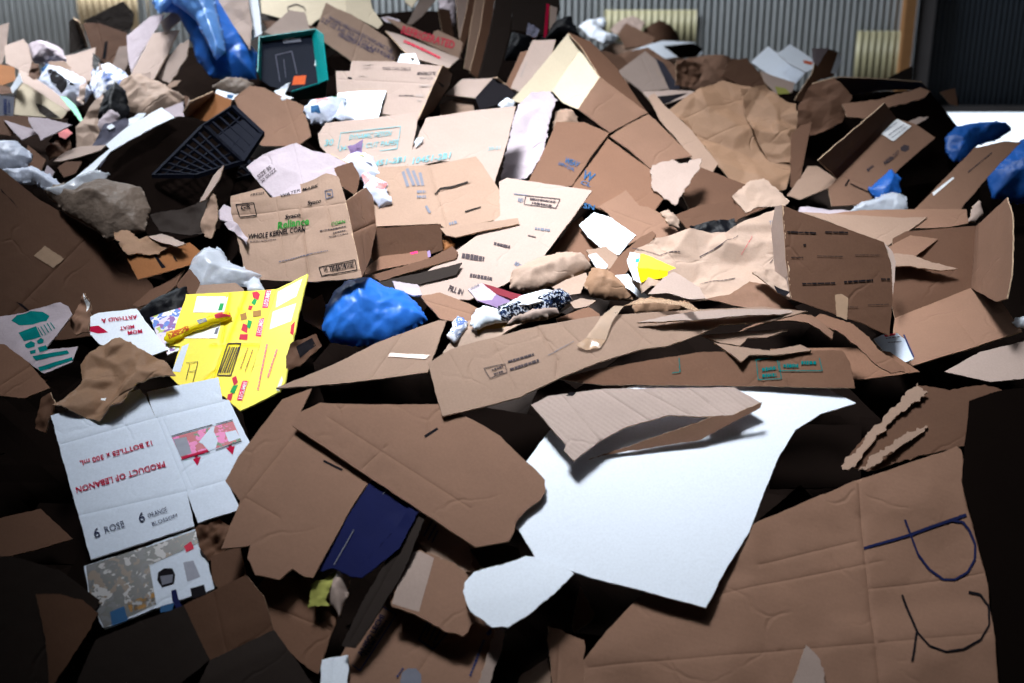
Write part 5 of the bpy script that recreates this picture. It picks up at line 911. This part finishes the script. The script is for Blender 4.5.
# ------------------------------------------------------------------ the black crate: bars round an open grid
def bars(name, segs, mat, parent, r, mw):
    bm = bmesh.new()
    for a, b, wd_, th in segs:
        a = Vector(a); b = Vector(b); d = b - a; L = d.length
        q = d.to_track_quat('Z', 'Y').to_matrix().to_4x4()
        bmesh.ops.create_cube(bm, size=1, matrix=Matrix.Translation((a + b) / 2) @ q @ Matrix.Diagonal((wd_, th, L, 1)))
    me = bpy.data.meshes.new(name); bm.to_mesh(me); bm.free(); me.materials.append(mat)
    o = bpy.data.objects.new(name, me); C.objects.link(o); o.parent = parent
    return o
def crate():
    Z = 3.2
    def at(x, y, z): return Vector(CAM + ray(x, y) * z)
    A = at(154, 176, Z - .05); Bp = at(204, 126, Z + .02); Cc = at(243, 162, Z - .10); Dp = at(233, 107, Z + .04)
    root = bpy.data.objects.new('milk_crate', None); C.objects.link(root); root.location = A
    root['label'] = 'black latticed plastic crate tipped over on the left'; root['category'] = 'crate'
    # near side wall: quad A, Bp, Cc2, A2 ; end wall with hand slot: Bp, Dp, Ep, Cc
    Ep = at(262, 134, Z - .04); A2 = at(196, 176, Z - .14)
    def wall(nm, p, q, r, s_, nx, ny, w=.007, diag=False):
        """p-q top edge, s-r bottom edge"""
        seg = []
        P4 = lambda u, v: (p.lerp(q, u)).lerp(s_.lerp(r, u), v) - A
        for v in (0, 1): seg.append((P4(0, v), P4(1, v), w * 2.2, w * 1.6))
        for u in (0, 1): seg.append((P4(u, 0), P4(u, 1), w * 2.2, w * 1.6))
        for i in range(1, nx):
            u = i / nx; seg.append((P4(u, 0), P4(min(1, max(0, u - (.12 if diag else 0))), 1), w, w))
        for j in range(1, ny):
            v = j / ny; seg.append((P4(0, v), P4(1, v), w, w))
        return bars(nm, seg, M['crate'], root, 0, None)
    wall('side_wall', A, Bp, Cc, A2, 8, 4, diag=True)
    wall('end_wall', Bp, Dp, Ep, Cc, 4, 3)
    back = Vector(FWD) * .2
    wall('base_grid', A + back, Bp + back, Cc + back, A2 + back, 6, 4)
    # solid skirt of the end wall below its hand slot
    mid1 = Bp.lerp(Cc, .32) - A; mid2 = Dp.lerp(Ep, .45) - A; e1 = Cc - A; e2 = Ep - A
    bm = bmesh.new(); n = (mid2 - mid1).cross(e1 - mid1).normalized() * .003
    v = [bm.verts.new(p + k) for k in (n, -n) for p in (mid1, mid2, e2, e1)]
    for f in ((0, 1, 2, 3), (7, 6, 5, 4), (0, 4, 5, 1), (1, 5, 6, 2), (2, 6, 7, 3), (3, 7, 4, 0)): bm.faces.new([v[i] for i in f])
    bmesh.ops.recalc_face_normals(bm, faces=bm.faces)
    me = bpy.data.meshes.new('end_plate'); bm.to_mesh(me); bm.free(); me.materials.append(M['crate'])
    o = bpy.data.objects.new('end_plate', me); C.objects.link(o); o.parent = root
crate()

# ------------------------------------------------------------------ sheets buried in the gaps, near-black in place of shade
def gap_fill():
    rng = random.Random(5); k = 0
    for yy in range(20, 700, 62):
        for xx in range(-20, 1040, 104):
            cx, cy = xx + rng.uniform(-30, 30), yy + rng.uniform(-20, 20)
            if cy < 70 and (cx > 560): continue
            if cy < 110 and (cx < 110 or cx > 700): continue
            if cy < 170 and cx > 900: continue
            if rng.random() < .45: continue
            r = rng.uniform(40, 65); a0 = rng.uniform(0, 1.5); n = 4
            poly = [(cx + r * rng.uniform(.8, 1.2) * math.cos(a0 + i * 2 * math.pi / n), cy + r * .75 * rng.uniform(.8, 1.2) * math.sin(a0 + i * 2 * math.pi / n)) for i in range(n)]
            thing('buried_cardboard', 'cardboard', 'cardboard sheet with shade in its colour, buried in the gaps of the heap', P(poly, rng.choice(['gapshade', 'gapshade', 'gapshade', 'dark']), rng.uniform(45, 66), rng.uniform(-15, 15), c=.006, g=.03), behind=True, group='cardboard buried in the gaps of the heap', eps=.09)
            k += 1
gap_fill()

# ------------------------------------------------------------------ packed mass under everything, shade of the gaps put into its colour
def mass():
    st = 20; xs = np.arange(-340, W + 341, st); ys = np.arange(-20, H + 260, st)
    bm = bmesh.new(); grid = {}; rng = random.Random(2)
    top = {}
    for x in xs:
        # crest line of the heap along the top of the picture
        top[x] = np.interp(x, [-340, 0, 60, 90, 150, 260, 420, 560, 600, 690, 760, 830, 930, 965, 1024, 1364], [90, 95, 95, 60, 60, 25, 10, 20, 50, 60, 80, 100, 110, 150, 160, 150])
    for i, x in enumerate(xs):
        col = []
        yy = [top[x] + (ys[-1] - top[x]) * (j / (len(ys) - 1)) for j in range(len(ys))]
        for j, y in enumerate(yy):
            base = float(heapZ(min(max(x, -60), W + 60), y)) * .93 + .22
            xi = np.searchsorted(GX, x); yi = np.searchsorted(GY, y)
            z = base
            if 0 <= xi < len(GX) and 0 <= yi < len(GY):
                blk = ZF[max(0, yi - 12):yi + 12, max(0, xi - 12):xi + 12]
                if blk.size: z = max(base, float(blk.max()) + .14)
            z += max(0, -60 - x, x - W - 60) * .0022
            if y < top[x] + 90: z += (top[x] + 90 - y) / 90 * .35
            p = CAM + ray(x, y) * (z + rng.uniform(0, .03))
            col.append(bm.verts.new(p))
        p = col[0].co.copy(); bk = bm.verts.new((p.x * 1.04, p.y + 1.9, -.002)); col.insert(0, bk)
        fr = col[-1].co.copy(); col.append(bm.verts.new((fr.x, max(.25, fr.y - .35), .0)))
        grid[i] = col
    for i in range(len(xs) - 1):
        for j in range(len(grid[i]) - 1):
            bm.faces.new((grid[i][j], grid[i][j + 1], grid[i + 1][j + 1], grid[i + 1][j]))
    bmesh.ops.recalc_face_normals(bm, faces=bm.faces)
    me = bpy.data.meshes.new('packed_waste'); bm.to_mesh(me); bm.free(); me.materials.append(M['gapshade'])
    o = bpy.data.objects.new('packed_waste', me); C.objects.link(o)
    o['kind'] = 'stuff'; o['label'] = 'packed mass of waste cardboard, coloured for shade, under the visible sheets'; o['category'] = 'cardboard waste'
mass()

# ------------------------------------------------------------------ the building
def box(name, x0, x1, y0, y1, z0, z1, mat, parent=None, kind='structure'):
    bm = bmesh.new(); bmesh.ops.create_cube(bm, size=1, matrix=Matrix.Translation(((x0 + x1) / 2, (y0 + y1) / 2, (z0 + z1) / 2)) @ Matrix.Diagonal((x1 - x0, y1 - y0, z1 - z0, 1)))
    me = bpy.data.meshes.new(name); bm.to_mesh(me); bm.free(); me.materials.append(mat)
    o = bpy.data.objects.new(name, me); C.objects.link(o)
    if parent: o.parent = parent
    elif kind: o['kind'] = kind
    return o
def corrugated(name, x0, x1, y, z0, z1, pitch, depth, mat, kind='structure', prof='sine'):
    bm = bmesh.new(); n = max(2, int((x1 - x0) / pitch * 8)); pv = None
    for i in range(n + 1):
        x = x0 + (x1 - x0) * i / n; ph = x / pitch * 2 * math.pi
        d = depth * math.sin(ph) if prof == 'sine' else depth * max(-1, min(1, 2.2 * math.sin(ph)))
        v = [bm.verts.new((x, y + d, z0)), bm.verts.new((x, y + d, z1)), bm.verts.new((x, y + d + .002, z1)), bm.verts.new((x, y + d + .002, z0))]
        if pv:
            for k in range(4): bm.faces.new((pv[k], v[k], v[(k + 1) % 4], pv[(k + 1) % 4])).smooth = True
        pv = v
    bmesh.ops.recalc_face_normals(bm, faces=bm.faces)
    me = bpy.data.meshes.new(name); bm.to_mesh(me); bm.free(); me.materials.append(mat)
    o = bpy.data.objects.new(name, me); C.objects.link(o)
    if kind: o['kind'] = kind
    return o
def bx(px, Y): return (px - W / 2) / FPX * ((Y * math.cos(PITCH)) - (0 - 2.0 + 0) * 0) 
def wallpt(px, py, Y):
    d = ray(px, py); t = Y / d[1]; return CAM + d * t
M['steel'] = plain('galvanised_sheet', (160, 166, 170), .5, .4, bscale=4)
M['fibre'] = plain('yellowed_translucent_sheet', (150, 146, 118), .5, .4, bscale=6)
M['fibreb'] = plain('warm_translucent_sheet', (225, 205, 170), .5, .4, bscale=6)
M['doorsteel'] = plain('dark_roller_door_paint', (62, 72, 84), .5, .4, bscale=5)
M['wood'] = plain('weathered_timber', (122, 88, 56), .8, .2, bscale=12, bump=.4)
M['beam'] = plain('dull_steel_column', (70, 68, 70), .6, .3, bscale=8)
M['concrete'] = plain('grey_concrete', (112, 108, 104), .9, .2, bscale=3, bump=.3)
M['yard'] = plain('sunlit_pale_concrete_yard', (232, 236, 240), .9, .2, bscale=2)
M['drab'] = plain('dark_painted_wall', (38, 38, 40), .9, .2, bscale=2)
YW = 9.0
xp = wallpt(896, 60, YW)[0]; xq = wallpt(912, 60, YW)[0]
zb = float(wallpt(1000, 113, YW)[2])
corrugated('wall_back', -9, xp + .02, YW, 0, 7, .052, .009, M['steel'])
def skin(name, x0, y0, x1, y1, mat, off):
    a = wallpt(x0, y0, YW - off); b = wallpt(x1, y1, YW - off)
    o = corrugated(name, a[0], b[0], YW - off, b[2], a[2], .052, .009, mat)
    return o
skin('window_1', 604, 10, 695, 42, M['fibre'], .03)
skin('window_2', 858, 31, 896, 84, M['fibre'], .03)
skin('window_3', 70, -60, 140, 30, M['fibreb'], .03)
skin('window_4', 140, -60, 150, 30, M['fibreb'], .04)
box('trim_1', xp, xp + .085, YW - .10, YW, 0, 7, M['wood'])
box('trim_2', xp + .115, xq + .12, YW - .06, YW + .1, 0, 7, M['beam'])
corrugated('door_1', xq + .12, 9, YW + .08, zb, 6.0, .043, .008, M['doorsteel'], prof='sq')
box('trim_3', xq + .12, 9, YW + .02, YW + .12, zb, zb + .05, M['beam'])
box('wall_upper', xq + .12, 9, YW + .02, YW + .2, 6.0, 7.0, M['drab'])
box('floor', -9, 9, -5, YW + .2, -.2, 0, M['concrete'])
box('ground_outside', -30, 30, YW + .2, 50, -.25, -.05, M['yard'])
box('wall_left', -9.2, -9, -5, YW + .2, 0, 7, M['drab'])
box('wall_right', 9, 9.2, -5, YW + .2, 0, 7, M['drab'])
box('wall_front', -9, 9, -5.2, -5, 0, 7, M['drab'])
box('ceiling', -9.2, 9.2, -5.2, YW + .2, 7, 7.2, M['drab'])
for r in sorted(REPORT, key=lambda q: q[0]): print('SOLVE', r)
